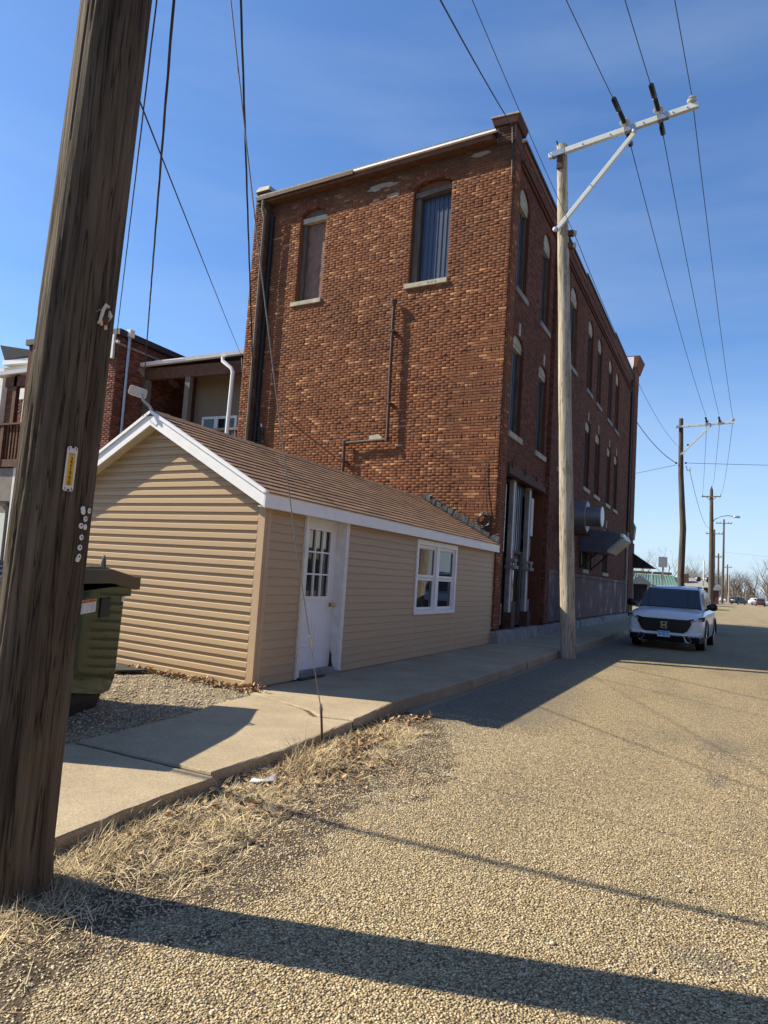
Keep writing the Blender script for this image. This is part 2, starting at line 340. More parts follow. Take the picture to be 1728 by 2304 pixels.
def frame_mw(o, x, y, z=None):
    x = Vector(x).normalized(); y = Vector(y).normalized(); z = x.cross(y)
    m = Matrix((x, y, z)).transposed().to_4x4(); m.translation = Vector(o); return m
def sag(a, b, s, n=14):
    a = Vector(a); b = Vector(b)
    return [a.lerp(b, i / n) - Vector((0, 0, 4 * s * (i / n) * (1 - i / n))) for i in range(n + 1)]

# ------------------------------------------------------------------ brickwork
BW, BH, BJ = 0.208, 0.0665, 0.012
def free_spans(z, u0, u1, holes):
    sp = [(u0, u1)]
    for (a, b, z0, z1, rise) in holes:
        if z < z0 or z > z1 + rise: continue
        if z > z1:
            k = (z - z1) / rise; h = (b - a) / 2 * math.sqrt(max(0, 1 - k * k)); c = (a + b) / 2; aa, bb = c - h, c + h
        else: aa, bb = a, b
        ns = []
        for s0, s1 in sp:
            if bb <= s0 or aa >= s1: ns.append((s0, s1)); continue
            if aa > s0: ns.append((s0, aa))
            if bb < s1: ns.append((bb, s1))
        sp = ns
    return sp
def lay(u0, u1, z0, z1, holes, headers=True):
    out = []; row = 0; z = z0
    while z + BH <= z1 + 1e-6:
        w = BW / 2 if (headers and row % 6 == 3) else BW
        for s0, s1 in free_spans(z + BH / 2, u0, u1, holes):
            off = 0 if row % 2 else w / 2
            k = math.floor((s0 - u0 - off) / w)
            x = u0 + off + k * w
            while x < s1:
                a, b = max(x, s0), min(x + w, s1)
                if b - a > 0.035: out.append((a, b, z, z + BH))
                x += w
        z += BH; row += 1
    return out
def wall_bricks(name, mat, parent, o, u, n, rects, pick=0, proud=0.012, jit=0.004, kind='stuff', near=None):
    o = np.array(o, float); u = np.array(u, float); n = np.array(n, float); zz = np.array([0, 0, 1.0])
    rects = np.array(rects)
    if pick:
        c = o + u * ((rects[:, 0] + rects[:, 1]) / 2)[:, None] + zz * ((rects[:, 2] + rects[:, 3]) / 2)[:, None]
        d = np.linalg.norm(c - np.array(near), axis=1); idx = np.argsort(d); sel = np.zeros(len(rects), bool)
        full = (rects[:, 1] - rects[:, 0]) > 0.19
        ids = [i for i in idx if full[i]][:pick]; sel[ids] = True
        singles, rects = rects[sel], rects[~sel]
    m = len(rects); hj = BJ / 2
    a = rects[:, 0] + .0030; b = rects[:, 1] - .0030; z0 = rects[:, 2] + hj; z1 = rects[:, 3] - hj
    a = a + rng.uniform(-.003, .003, m); b = b + rng.uniform(-.003, .003, m); z0 = z0 + rng.uniform(-.0025, .0025, m); z1 = z1 + rng.uniform(-.0025, .0025, m)
    p = proud + rng.uniform(-jit, jit, (m, 4)) * 0.2 + rng.normal(0, jit, m)[:, None]; p = np.clip(p, 0.003, 0.03); ins = 0.006
    def P(uu, z, d): return o[None] + u[None] * uu[:, None] + zz[None] * z[:, None] + n[None] * d[:, None]
    zero = np.full(m, -0.012)
    V = np.stack([P(a, z0, zero), P(b, z0, zero), P(b, z1, zero), P(a, z1, zero),
                  P(a, z0, p[:, 0] * .6), P(b, z0, p[:, 1] * .6), P(b, z1, p[:, 2] * .6), P(a, z1, p[:, 3] * .6),
                  P(a + ins, z0 + ins, p[:, 0]), P(b - ins, z0 + ins, p[:, 1]), P(b - ins, z1 - ins, p[:, 2]), P(a + ins, z1 - ins, p[:, 3])], 1).reshape(-1, 3)
    fl = [(0, 1, 5, 4), (1, 2, 6, 5), (2, 3, 7, 6), (3, 0, 4, 7), (4, 5, 9, 8), (5, 6, 10, 9), (6, 7, 11, 10), (7, 4, 8, 11), (8, 9, 10, 11)]
    if np.dot(np.cross(u, zz), n) < 0: fl = [f[::-1] for f in fl]
    F = (np.arange(m)[:, None, None] * 12 + np.array(fl)[None]).reshape(-1, 4)
    npmesh(name, V, F, mat, parent, kind)
    if pick:
        L = BW - BJ; hh = BH - BJ
        me = None
        for (ra, rb, rz0, rz1) in singles:
            if me is None:
                mb = MB(); q = [(0, -.012), (L, -.012)]
                L = BW - .006
                vv = [(0, -.012, 0), (L, -.012, 0), (L, -.012, hh), (0, -.012, hh), (0, .007, 0), (L, .007, 0), (L, .007, hh), (0, .007, hh), (ins, .012, ins), (L - ins, .012, ins), (L - ins, .012, hh - ins), (ins, .012, hh - ins)]
                mb.add(vv, [f if np.dot(np.cross(u, zz), n) > 0 else f for f in fl])
                me = bpy.data.meshes.new('brick'); me.from_pydata(mb.v, [], mb.f); me.materials.append(MT[mat])
            ob = bpy.data.objects.new('brick', me); C.objects.link(ob); ob.parent = parent
            pt = o + u * (ra + .003) + zz * (rz0 + hj) + n * random.uniform(-.004, .004)
            mw = Matrix(((u[0], n[0], 0, pt[0]), (u[1], n[1], 0, pt[1]), (u[2], n[2], 1, pt[2]), (0, 0, 0, 1)))
            ob.matrix_parent_inverse = Matrix.Translation(-Vector(WORLD.get(parent.name, (0, 0, 0))))
            ob.matrix_basis = mw
def wall_sheet(name, mat, parent, o, u, n, u0, u1, z0, z1, holes, depth=0.0):
    mb = MB(); o = np.array(o, float); u = np.array(u, float); zz = np.array([0, 0, 1.0]); n = np.array(n, float)
    edges = sorted(set([z0, z1] + [h[2] for h in holes] + [h[3] for h in holes] + [h[3] + h[4] * k / 8 for h in holes if h[4] for k in range(1, 9)]))
    edges = [e for e in edges if z0 <= e <= z1]
    for a, b in zip(edges[:-1], edges[1:]):
        if b - a < 1e-5: continue
        for s0, s1 in free_spans((a + b) / 2, u0, u1, holes):
            q = [o + u * s + zz * z for s, z in ((s0, a), (s1, a), (s1, b), (s0, b))]
            if np.dot(np.cross(u, zz), n) < 0: q = q[::-1]
            mb.add(q, [(0, 1, 2, 3)])
    return mb.build(name, mat, parent)

# ------------------------------------------------------------------ ground, road, sidewalk
def gridsheet(name, mat, x0, x1, y0, y1, nx, ny, zf, kind='structure', parent=None):
    X, Y = np.meshgrid(np.linspace(x0, x1, nx), np.linspace(y0, y1, ny)); Z = zf(X, Y)
    V = np.stack([X, Y, Z], -1).reshape(-1, 3); i = np.arange((ny - 1) * nx).reshape(ny - 1, nx)[:, :-1].ravel()
    return npmesh(name, V, np.stack([i, i + 1, i + nx + 1, i + nx], 1), mat, parent, kind, True)
gridsheet('ground', 'field', -900, 900, -300, 1500, 3, 3, lambda x, y: x * 0 - 0.012)
gridsheet('road', 'road', -3.02, 9.0, -6, 172, 40, 260, lambda x, y: 0.03 * np.sin(np.clip((x + 3.0) / 12.0, 0, 1) * np.pi) - 0.002)
gridsheet('cross_street', 'road', -60, 60, 172.2, 182, 20, 4, lambda x, y: x * 0 + 0.01)
def road_z(x): return 0.03 * np.sin(np.clip((x + 3.0) / 12.0, 0, 1) * np.pi) - 0.002
def hsh(x, y): return np.sin(x * 7.3 + y * 3.1) * 0.5 + np.sin(x * 15.1 - y * 11.7) * 0.3 + np.sin(x * 31 + y * 27) * 0.2
gridsheet('gravel_lot', 'dirt', -24, -4.25, -3, 18, 120, 120, lambda x, y: 0.085 + 0.012 * hsh(x, y))
MT['soil'] = M('dark_leafy_soil', (0.085, 0.062, 0.040), 0.95, 0.45, 9, 0.9, 70, bd=0.02)
gridsheet('verge', 'soil', -3.1, -1.75, 0.2, 7.2, 60, 200, lambda x, y: 0.035 * np.clip(1 - (x + 3.05) / 1.25, -0.4, 1) + 0.010 * hsh(x, y) + 0.003 - 0.03 * np.clip((y - 5.6) / 1.5, 0, 1))
gridsheet('grass_strip', 'lawn', -4.3, 0.1, 84, 92, 12, 12, lambda x, y: 0.06 - 0.06 * (np.abs(x + 2.1) / 2.2) ** 4)

cr0 = [(-2.18, 2.6), (-2.21, 2.75), (-2.20, 2.9), (-2.24, 3.07), (-2.23, 3.25), (-2.27, 3.46), (-2.29, 3.79)]
cm = MB(); L_ = []; R_ = []
for (xa, ya), (xb, yb) in zip(cr0[:-1], cr0[1:]):
    for k in range(6):
        f = k / 6; x = xa + (xb - xa) * f + random.uniform(-.012, .012); y = ya + (yb - ya) * f; w = random.uniform(.004, .016)
        L_.append((x - w, y, road_z(x) + .0045)); R_.append((x + w, y, road_z(x) + .0045))
L_ = [(x, y, z + .018) for x, y, z in L_]; R_ = [(x, y, z + .018) for x, y, z in R_]; V_ = L_ + R_; n_ = len(L_); cm.add(V_, [(i, n_ + i, n_ + i + 1, i + 1) for i in range(n_ - 1)]); cm.build('road_crack', 'soil', kind='structure')
walk = bpy.data.objects.new('sidewalk', None); C.objects.link(walk); tag(walk, None, None, None, 'structure'); WORLD['sidewalk'] = (0, 0, 0)
def slab(pts, zt, zb=-0.05, mat='concrete'):
    # top with a rounded, slightly broken arris
    mb = MB(); n = len(pts); c = Vector((sum(p[0] for p in pts) / n, sum(p[1] for p in pts) / n))
    dense = []
    for i in range(n):
        a = Vector(pts[i]); b = Vector(pts[(i + 1) % n]); k = max(1, int((b - a).length / 0.09))
        nrm = Vector(((b - a).y, -(b - a).x)).normalized()
        for j in range(k): dense.append(a.lerp(b, j / k) + nrm * random.uniform(-.007, .004))
    m = len(dense); V = []
    for inset, z in ((0, zb), (0, zt - 0.018), (0.006, zt - 0.006), (0.022, zt)):
        for p in dense:
            q = p + (c - p).normalized() * inset * random.uniform(.7, 1.3); V.append((q.x, q.y, z + (random.uniform(-.002, .002) if z < zt else 0)))
    F = [(r * m + i, r * m + (i + 1) % m, (r + 1) * m + (i + 1) % m, (r + 1) * m + i) for r in range(3) for i in range(m)]
    V.append((c.x, c.y, zt)); top = [(3 * m + i, 3 * m + (i + 1) % m, 4 * m) for i in range(m)]
    mb.add(V, F + top); return mb.build('paving_slab', mat, walk)
slab([(-4.25, -3.0), (-2.97, -3.0), (-2.97, 2.32), (-2.83, 2.52), (-2.88, 3.1), (-2.90, 3.76), (-4.18, 3.785)], 0.118)
slab([(-4.20, 3.83), (-2.965, 3.80), (-2.94, 4.6), (-3.04, 5.845), (-3.40, 5.775), (-3.64, 5.99), (-4.46, 6.335), (-4.40, 5.5), (-4.29, 5.2)], 0.124)
slab([(-4.66, 6.42), (-3.62, 6.055), (-3.39, 5.845), (-3.06, 5.91), (-3.20, 7.2), (-3.13, 9.38), (-4.69, 9.38)], 0.122)
jd = MB()
for P in ([(-4.2, 3.77), (-2.93, 3.74), (-2.95, 3.81), (-4.2, 3.84)], [(-4.5, 6.30), (-3.63, 5.96), (-3.39, 5.74), (-3.06, 5.82), (-3.07, 5.925), (-3.39, 5.87), (-3.62, 6.085), (-4.5, 6.42)]):
    jd.prism([(x, y, 0.0) for x, y in P], (0, 0, .104))
jd.build('joint_dirt', 'soil', walk)
yy = 9.40
for k, ln in enumerate((3.1, 3.1, 3.1, 3.1, 3.1, 3.1, 3.1, 3.1, 3.1, 3.1)):
    slab([(-4.69, yy), (-3.13 - 0.02 * (k % 3), yy), (-3.15 - 0.02 * ((k + 1) % 3), yy + ln - .014), (-4.69, yy + ln - .014)], 0.120 + 0.004 * ((k * 7) % 3)); yy += ln

# ------------------------------------------------------------------ stones, straw, leaves
def stones(name, mat, P, r, flat=0.6, kind='stuff'):
    n = len(P); base = np.array([(1, 0, 0), (.31, .95, 0), (-.81, .59, 0), (-.81, -.59, 0), (.31, -.95, 0), (0, 0, 1), (0, 0, -1)], float)
    ang = rng.uniform(0, 6.28, n); sx = rng.uniform(.75, 1.35, n); s = r[:, None, None] * (1 + rng.uniform(-.25, .25, (n, 7, 1)))
    B = base[None] * s; B[:, :, 0] *= sx[:, None]; B[:, :, 2] *= flat
    c, q = np.cos(ang)[:, None], np.sin(ang)[:, None]; x = B[:, :, 0] * c - B[:, :, 1] * q; y = B[:, :, 0] * q + B[:, :, 1] * c
    tl = rng.uniform(-.5, .5, (n, 2)); z = B[:, :, 2] + x * tl[:, :1] * .6 + y * tl[:, 1:] * .6
    V = np.stack([x, y, z], -1) + P[:, None]
    f = np.array([(0, 1, 5), (1, 2, 5), (2, 3, 5), (3, 4, 5), (4, 0, 5), (1, 0, 6), (2, 1, 6), (3, 2, 6), (4, 3, 6), (0, 4, 6)])
    return npmesh(name, V.reshape(-1, 3), (np.arange(n)[:, None, None] * 7 + f[None]).reshape(-1, 3), mat, None, kind)
def road_z(x): return 0.03 * np.sin(np.clip((x + 3.0) / 12.0, 0, 1) * np.pi) - 0.002
nS = 120000
X = rng.uniform(-3.0, 1.6, nS); Y = 1.0 + 6.5 * rng.random(nS) ** 1.7
keep = (X < 0.25 + 0.16 * Y) & (X > -0.62 * Y - 0.9); X, Y = X[keep], Y[keep]
stones('road_chippings', 'stone_chip', np.stack([X, Y, road_z(X) + 0.0015], 1), rng.uniform(.0028, .0066, len(X)))
n = 42000; X = -1.95 + rng.normal(0, .48, n); k = X > -2.97; X, Y = X[k], rng.uniform(1.0, 7.0, k.sum()); n = len(X); Y = rng.uniform(1.0, 7.0, n)
stones('verge_gravel', 'stone_chip', np.stack([X, Y, np.maximum(0.035 * np.clip(1 - (X + 3.05) / 1.25, -0.4, 1) + 0.010 * hsh(X, Y) + 0.003 - 0.03 * np.clip((Y - 5.6) / 1.5, 0, 1), road_z(X)) + .001], 1), rng.uniform(.003, .0075, n))
X = rng.uniform(-9, -4.3, 16000); Y = rng.uniform(3.4, 6.9, 16000)
stones('lot_gravel', 'gravel_chip', np.stack([X, Y, 0.087 + 0.012 * hsh(X, Y)], 1), rng.uniform(.007, .016, len(X)))
n = 90; X = rng.uniform(-2.6, .6, n); Y = rng.uniform(1.3, 6, n)
stones('loose_white_stones', 'stone', np.stack([X, Y, road_z(X) + 0.006], 1), rng.uniform(.006, .014, n), 0.8)

def blades(name, mat, P, L, w, lean, kind='stuff'):
    n = len(P); a = rng.uniform(0, 6.28, n); d = np.stack([np.cos(a), np.sin(a)], 1); s = np.stack([-d[:, 1], d[:, 0]], 1)
    el = lean; h1 = np.sin(el) * L * .55; r1 = np.cos(el) * L * .55; bend = rng.uniform(-.25, .35, n); el2 = el - bend * 1.8
    h2 = np.maximum(h1 + np.sin(el2) * L * .5, 0.004); r2 = r1 + np.cos(el2) * L * .5
    V = np.zeros((n, 5, 3)); tw = rng.uniform(-.6, .6, n)
    for i, (r, h, ww) in enumerate(((r1 * 0, h1 * 0, w), (r1 * 0, h1 * 0, -w), (r1, h1, w * .8), (r1, h1, -w * .8), (r2, h2, w * 0))):
        V[:, i, :2] = P[:, :2] + d * r[:, None] + s * (ww / 2)[:, None]; V[:, i, 2] = P[:, 2] + h + ww * tw * .5
    f = np.array([(0, 1, 3), (0, 3, 2), (2, 3, 4)])
    return npmesh(name, V.reshape(-1, 3), (np.arange(n)[:, None, None] * 5 + f[None]).reshape(-1, 3), mat, None, kind)
def vergez(x, y): return 0.035 * np.clip(1 - (x + 3.05) / 1.25, -0.4, 1) + 0.010 * hsh(x, y) + 0.003 - 0.03 * np.clip((y - 5.6) / 1.5, 0, 1)
n = 42000; Y = rng.uniform(0.9, 6.4, n); X = -3.0 + np.abs(rng.normal(0, .30, n)) + .03
cl = hsh(X * 1.3, Y * 1.1) + rng.normal(0, .35, n); k = (cl > -0.25) & (X < -1.75 - .12 * Y) & ((X > -2.9) | (Y > 2.4)); X, Y = X[k], Y[k]
blades('dry_grass', 'straw', np.stack([X, Y, np.maximum(vergez(X, Y), 0.0)], 1), rng.uniform(.03, .13, len(X)), rng.uniform(.002, .005, len(X)), np.abs(rng.normal(.16, .28, len(X))))
# thick tufts: round the pole foot and by the anchor rod
T = [(-2.72, 2.15, .24, 2000, .10), (-2.50, 1.95, .18, 600, .11), (-2.82, 4.72, .10, 420, .30), (-2.74, 4.55, .12, 260, .22), (-2.55, 3.3, .16, 500, .12), (-2.72, 2.75, .18, 800, .15), (-2.9, 1.7, .22, 900, .15), (-2.3, 2.75, .14, 360, .12)]
PX = np.concatenate([rng.normal(a, s, m) for a, b, s, m, l in T]); PY = np.concatenate([rng.normal(b, s, m) for a, b, s, m, l in T]); PL = np.concatenate([rng.uniform(.4, 1, m) * l for a, b, s, m, l in T])
k = PX > -2.90; PX, PY, PL = PX[k], PY[k], PL[k]
blades('grass_tufts', 'straw', np.stack([PX, PY, np.maximum(vergez(PX, PY), 0)], 1), PL, rng.uniform(.002, .005, len(PX)), np.abs(rng.normal(.45, .3, len(PX))))
n = 2600; X = rng.normal(-4.34, .13, n); Y = rng.uniform(3.2, 5.6, n); blades('lot_edge_grass', 'straw', np.stack([X, Y, 0.09 + X * 0], 1), rng.uniform(.03, .10, n), rng.uniform(.002, .004, n), np.abs(rng.normal(.2, .25, n)))
def leaves(name, P, r, kind='stuff'):
    n = len(P); a = rng.uniform(0, 6.28, n); c, s = np.cos(a)[:, None], np.sin(a)[:, None]
    B = np.array([(-1, 0, 0), (-.3, .55, .25), (.55, .42, .15), (1.05, 0, .0), (.55, -.42, .2), (-.3, -.55, .3), (0.1, 0, -.08)])[None] * r[:, None, None]
    B = B * (1 + rng.uniform(-.3, .3, (n, 7, 1))); B[:, :, 2] *= rng.uniform(.3, 2.6, (n, 1)); t1 = rng.normal(0, .45, (n, 1)); t2 = rng.normal(0, .45, (n, 1))
    x = B[:, :, 0] * c - B[:, :, 1] * s; y = B[:, :, 0] * s + B[:, :, 1] * c; z = B[:, :, 2] + x * t1 + y * t2
    z = z - z.min(1, keepdims=True)
    f = np.array([(0, 1, 6), (1, 2, 6), (2, 3, 6), (3, 4, 6), (4, 5, 6), (5, 0, 6)])
    return npmesh(name, (np.stack([x, y, z], -1) + P[:, None]).reshape(-1, 3), (np.arange(n)[:, None, None] * 7 + f[None]).reshape(-1, 3), 'leaf', None, kind)
n = 1900; Y = np.concatenate([rng.normal(4.9, .5, 1000), rng.uniform(2.6, 7.2, 900)]); X = -2.98 + np.abs(rng.normal(0, .30, n)); X = np.where(Y > 5.2, np.minimum(X, -2.66), X) - np.where(Y > 5.9, .12, 0)
leaves('fallen_leaves', np.stack([X, Y, np.maximum(vergez(X, Y), 0) + rng.uniform(0, .02, n)], 1), rng.uniform(.007, .024, n))
n = 170; tt = np.concatenate([rng.uniform(0, 2.0, 120), rng.normal(.55, .1, 50)]); leaves('leaves_along_shed', np.stack([-4.72 - tt, 6.55 + tt * TAN4 - np.abs(rng.normal(.02, .06, n)), 0.10 + rng.uniform(0, .03, n)], 1), rng.uniform(.015, .04, n))
n = 60; leaves('leaves_at_shed_corner', np.stack([rng.normal(-4.63, .06, n), rng.normal(6.48, .06, n), 0.12 + rng.uniform(0, .05, n)], 1), rng.uniform(.015, .035, n))
# ------------------------------------------------------------------ three-storey brick building
XB = -0.0962652803; WX = -4.7
bu = np.array([-math.cos(XB), -math.sin(XB), 0.0])        # along the back wall, away from the corner
bn = np.array([math.sin(XB), -math.cos(XB), 0.0])         # outwards, towards the camera
BC = np.array([WX, 15.22, 0.0])
def bp(s, z, d=0.0): return tuple(BC + bu * s + np.array([0, 0, z]) + bn * d)
bld = thing('brick_building', 'three-storey old brick building with arched windows, its sunlit back wall rising behind the tan shed', 'building', (WX, 15.22, 0))
HB = [(5.31, 6.18, 8.66, 11.02, 0.27), (1.57, 2.62, 8.60, 11.02, 0.20)]
ROOF = 11.80
wall_sheet('back_wall', 'mortar', bld, BC, bu, bn, 0, 7.7, 0, ROOF, HB)
rects = lay(0.0, 7.30, 0.10, ROOF - 0.03, HB)
SH_R = lambda s: 3.42 - 0.515 * abs(s - 1.95)             # the shed hides everything below this line
rects = [r for r in rects if r[3] > 2.15 + 1.0 * 0 and (r[2] > min(SH_R(r[0]), SH_R(r[1])) - 0.4 or r[0] < 0.15)]
wall_bricks('brickwork', 'brick', bld, BC, bu, bn, rects, pick=300, near=(-3.0, 9, 5.0))
# left pier, standing proud of the wall
pier = MB(); pier.hexa([bp(7.29, 0, -.05), bp(7.29, 0, .19), bp(7.72, 0, .19), bp(7.72, 0, -.05), bp(7.29, 12.05, -.05), bp(7.29, 12.05, .19), bp(7.72, 12.05, .19), bp(7.72, 12.05, -.05)])
pier.build('corner_pier', 'mortar', bld)
wall_bricks('pier_brickwork', 'brick', bld, BC + bn * 0.19, bu, bn, lay(7.29, 7.72, 3.0, 12.05, []))
cp = MB(); cp.hexa([bp(7.25, 12.05, -.4), bp(7.25, 12.05, .24), bp(7.77, 12.05, .24), bp(7.77, 12.05, -.4), bp(7.33, 12.24, -.4), bp(7.33, 12.24, .12), bp(7.74, 12.27, .12), bp(7.74, 12.27, -.4)]); cp.build('coping_stone', 'stone', bld, bevel=.02)
# windows of the back wall
def reveal(parent, s0, s1, z0, z1, rise, depth, mat):
    mb = MB(); mb.add([bp(s0, z0), bp(s0, z0, -depth), bp(s0, z1, -depth), bp(s0, z1)], [(0, 1, 2, 3)]); mb.add([bp(s1, z0), bp(s1, z0, -depth), bp(s1, z1, -depth), bp(s1, z1)], [(3, 2, 1, 0)])
    k = 10; c = (s0 + s1) / 2; h = (s1 - s0) / 2; P = [(c - h * math.cos(math.pi * i / k), z1 + rise * math.sin(math.pi * i / k)) for i in range(k + 1)]
    for (a, za), (b, zb) in zip(P[:-1], P[1:]): mb.add([bp(a, za), bp(b, zb), bp(b, zb, -depth), bp(a, za, -depth)], [(0, 1, 2, 3)])
    return mb.build('reveal', mat, parent)
def arch_fill(parent, name, s0, s1, z1, rise, d0, d1, mat):
    k = 10; c = (s0 + s1) / 2; h = (s1 - s0) / 2
    P = [bp(c - h * math.cos(math.pi * i / k), z1 + rise * math.sin(math.pi * i / k), d1) for i in range(k + 1)]
    off = tuple(bn * (d0 - d1)); return MB().prism(P, off).build(name, mat, parent)
def sill(parent, s0, s1, z0, z1, d):
    return MB().hexa([bp(s0, z0, -.1), bp(s0, z0, d), bp(s1, z0, d), bp(s1, z0, -.1), bp(s0, z1 + .01, -.1), bp(s0, z1, d), bp(s1, z1, d), bp(s1, z1 + .01, -.1)]).build('sill', 'stone', parent, bevel=.008)
def window_root(label=None):
    o = MB(); return o
# window with a rough board
wb = MB().hexa([bp(5.2, 8.5, -.26), bp(5.2, 8.5, -.23), bp(6.3, 8.5, -.23), bp(6.3, 8.5, -.26), bp(5.2, 11.2, -.26), bp(5.2, 11.2, -.23), bp(6.3, 11.2, -.23), bp(6.3, 11.2, -.26)]).build('boarded_window', 'plywood', bld, label='tall window filled with rough brown board')
reveal(wb, 5.31, 6.18, 8.66, 11.02, 0.27, .23, 'brick'); sill(wb, 5.28, 6.31, 8.55, 8.665, .06)
MB().hexa([bp(5.33, 10.92, -.2), bp(5.33, 10.92, -.07), bp(6.16, 10.92, -.07), bp(6.16, 10.92, -.2), bp(5.33, 11.06, -.2), bp(5.33, 11.06, -.07), bp(6.16, 11.06, -.07), bp(6.16, 11.06, -.2)]).build('lintel_board', 'stone', wb)
arch_fill(wb, 'arch_infill', 5.34, 6.15, 11.06, .21, -.20, -.11, 'frame_grey')
MB().hexa([bp(6.06, 8.66, -.22), bp(6.06, 8.66, -.12), bp(6.17, 8.66, -.12), bp(6.17, 8.66, -.22), bp(6.06, 10.91, -.22), bp(6.06, 10.91, -.12), bp(6.17, 10.91, -.12), bp(6.17, 10.91, -.22)]).build('frame', 'frame_grey', wb)
# window with dark corrugated steel
wc = MB()
for i in range(9):
    a = 1.55 + i * .122; pts = [bp(a, 8.5, -.22), bp(a + .085, 8.5, -.22), bp(a + .092, 8.5, -.205), bp(a + .115, 8.5, -.205), bp(a + .122, 8.5, -.22)]
    for p, q in zip(pts[:-1], pts[1:]):
        d = (Vector(q) - Vector(p)); wc.add([p, q, (q[0], q[1], 11.15), (p[0], p[1], 11.15)], [(0, 1, 2, 3)])
wc = wc.build('sheeted_window', 'navy', bld, label='tall window closed with dark blue ribbed steel')
reveal(wc, 1.57, 2.62, 8.60, 11.02, 0.20, .23, 'brick'); sill(wc, 1.54, 2.72, 8.48, 8.60, .07)
MB().hexa([bp(2.46, 8.60, -.2), bp(2.46, 8.60, -.10), bp(2.61, 8.60, -.10), bp(2.61, 8.60, -.2), bp(2.46, 10.90, -.2), bp(2.46, 10.90, -.10), bp(2.61, 10.90, -.10), bp(2.61, 10.90, -.2)]).build('frame', 'frame_grey', wc)
MB().hexa([bp(1.58, 10.88, -.2), bp(1.58, 10.90, -.05), bp(2.60, 10.84, -.05), bp(2.60, 10.84, -.2), bp(1.58, 11.03, -.2), bp(1.58, 11.01, -.05), bp(2.60, 10.97, -.05), bp(2.60, 10.99, -.2)]).build('lintel_board', 'frame_grey', wc)
arch_fill(wc, 'arch_infill', 1.60, 2.59, 11.02, .17, -.22, -.10, 'brick')
ho = MB()
for i in range(3): ho.add([bp(1.83 + i * .1 + .03 * math.cos(a), 8.535 + .016 * math.sin(a), .0715) for a in [k * math.pi / 5 for k in range(10)]], [tuple(range(10))])
ho.build('sill_hole', 'ink', wc)
# brick arches (rowlocks) over both
for s0, s1, z1, rise in ((5.31, 6.18, 11.02, .27), (1.57, 2.62, 11.02, .20)):
    c = (s0 + s1) / 2; h = (s1 - s0) / 2; mb = MB()
    for ring in range(2):
        k = 15 if s1 - s0 < 1 else 17
        for i in range(k):
            a0 = math.pi * (.06 + .88 * i / k); a1 = math.pi * (.06 + .88 * (i + .86) / k); r0, r1 = 1 + .01 + ring * .27, 1.01 + ring * .27 + .24
            def ap(a, r, d): return bp(c - (h + (r - 1) * .42) * math.cos(a), z1 + (rise + (r - 1) * .42) * math.sin(a), d)
            mb.hexa([ap(a0, r0, -.01), ap(a1, r0, -.01), ap(a1, r1, -.01), ap(a0, r1, -.01), ap(a0, r0, .022), ap(a1, r0, .022), ap(a1, r1, .022), ap(a0, r1, .022)])
    mb.build('brick_arch', 'brick_red', bld)
# eaves and gutter at the head of the back wall
MB().hexa([bp(.46, 11.66, -.1), bp(.46, 11.66, .26), bp(7.62, 11.66, .26), bp(7.62, 11.66, -.1), bp(.46, 11.80, -.1), bp(.46, 11.80, .26), bp(7.62, 11.80, .26), bp(7.62, 11.80, -.1)]).build('eaves_board', 'porch_wood', bld)
MB().hexa([bp(.36, 11.785, .262), bp(.36, 11.785, .33), bp(4.3, 11.785, .33), bp(4.3, 11.785, .262), bp(.36, 11.83, .262), bp(.36, 11.83, .33), bp(4.3, 11.83, .33), bp(4.3, 11.83, .262)]).build('gutter', 'white', bld)
MB().hexa([bp(4.32, 11.73, .262), bp(4.32, 11.73, .33), bp(7.60, 11.73, .33), bp(7.60, 11.73, .262), bp(4.32, 11.815, .262), bp(4.32, 11.815, .33), bp(7.60, 11.815, .33), bp(7.60, 11.815, .262)]).build('gutter', 'pipe_rust', bld, label='brown length of roof gutter')
MB().hexa([bp(.40, 11.835, -.1), bp(.40, 11.835, .31), bp(7.66, 11.835, .31), bp(7.66, 11.835, -.1), bp(.40, 11.90, -.1), bp(.40, 11.88, .31), bp(7.66, 11.88, .31), bp(7.66, 11.90, -.1)]).build('roof_edge', 'tar', bld)
# chimney-like end pier on the street corner
cz = MB().box((WX - .44, 15.20, 11.6), (WX + .02, 15.72, 12.02)); cz.build('corner_stack', 'mortar_red', bld); MB().box((WX - .44, 15.192, 11.66), (WX + .015, 15.199, 12.02)).build('stack_mortar', 'mortar_light', bld)
wall_bricks('stack_brickwork', 'brick', bld, (WX + .0, 15.188, 0), (-1, 0, 0), (0, -1, 0), lay(0, .44, 11.62, 12.02, []))
MB().hexa([(WX - .5, 15.12, 12.02), (WX + .08, 15.12, 12.02), (WX + .08, 15.82, 12.02), (WX - .5, 15.82, 12.02), (WX - .56, 15.09, 12.20), (WX + .12, 15.09, 12.20), (WX + .12, 15.86, 12.20), (WX - .56, 15.86, 12.20)]).build('stack_cap', 'mortar_red', bld, bevel=.015)
MB().box((WX - .57, 15.08, 12.203), (WX + .13, 15.87, 12.245)).build('coping_stone', 'stone', bld, bevel=.01)
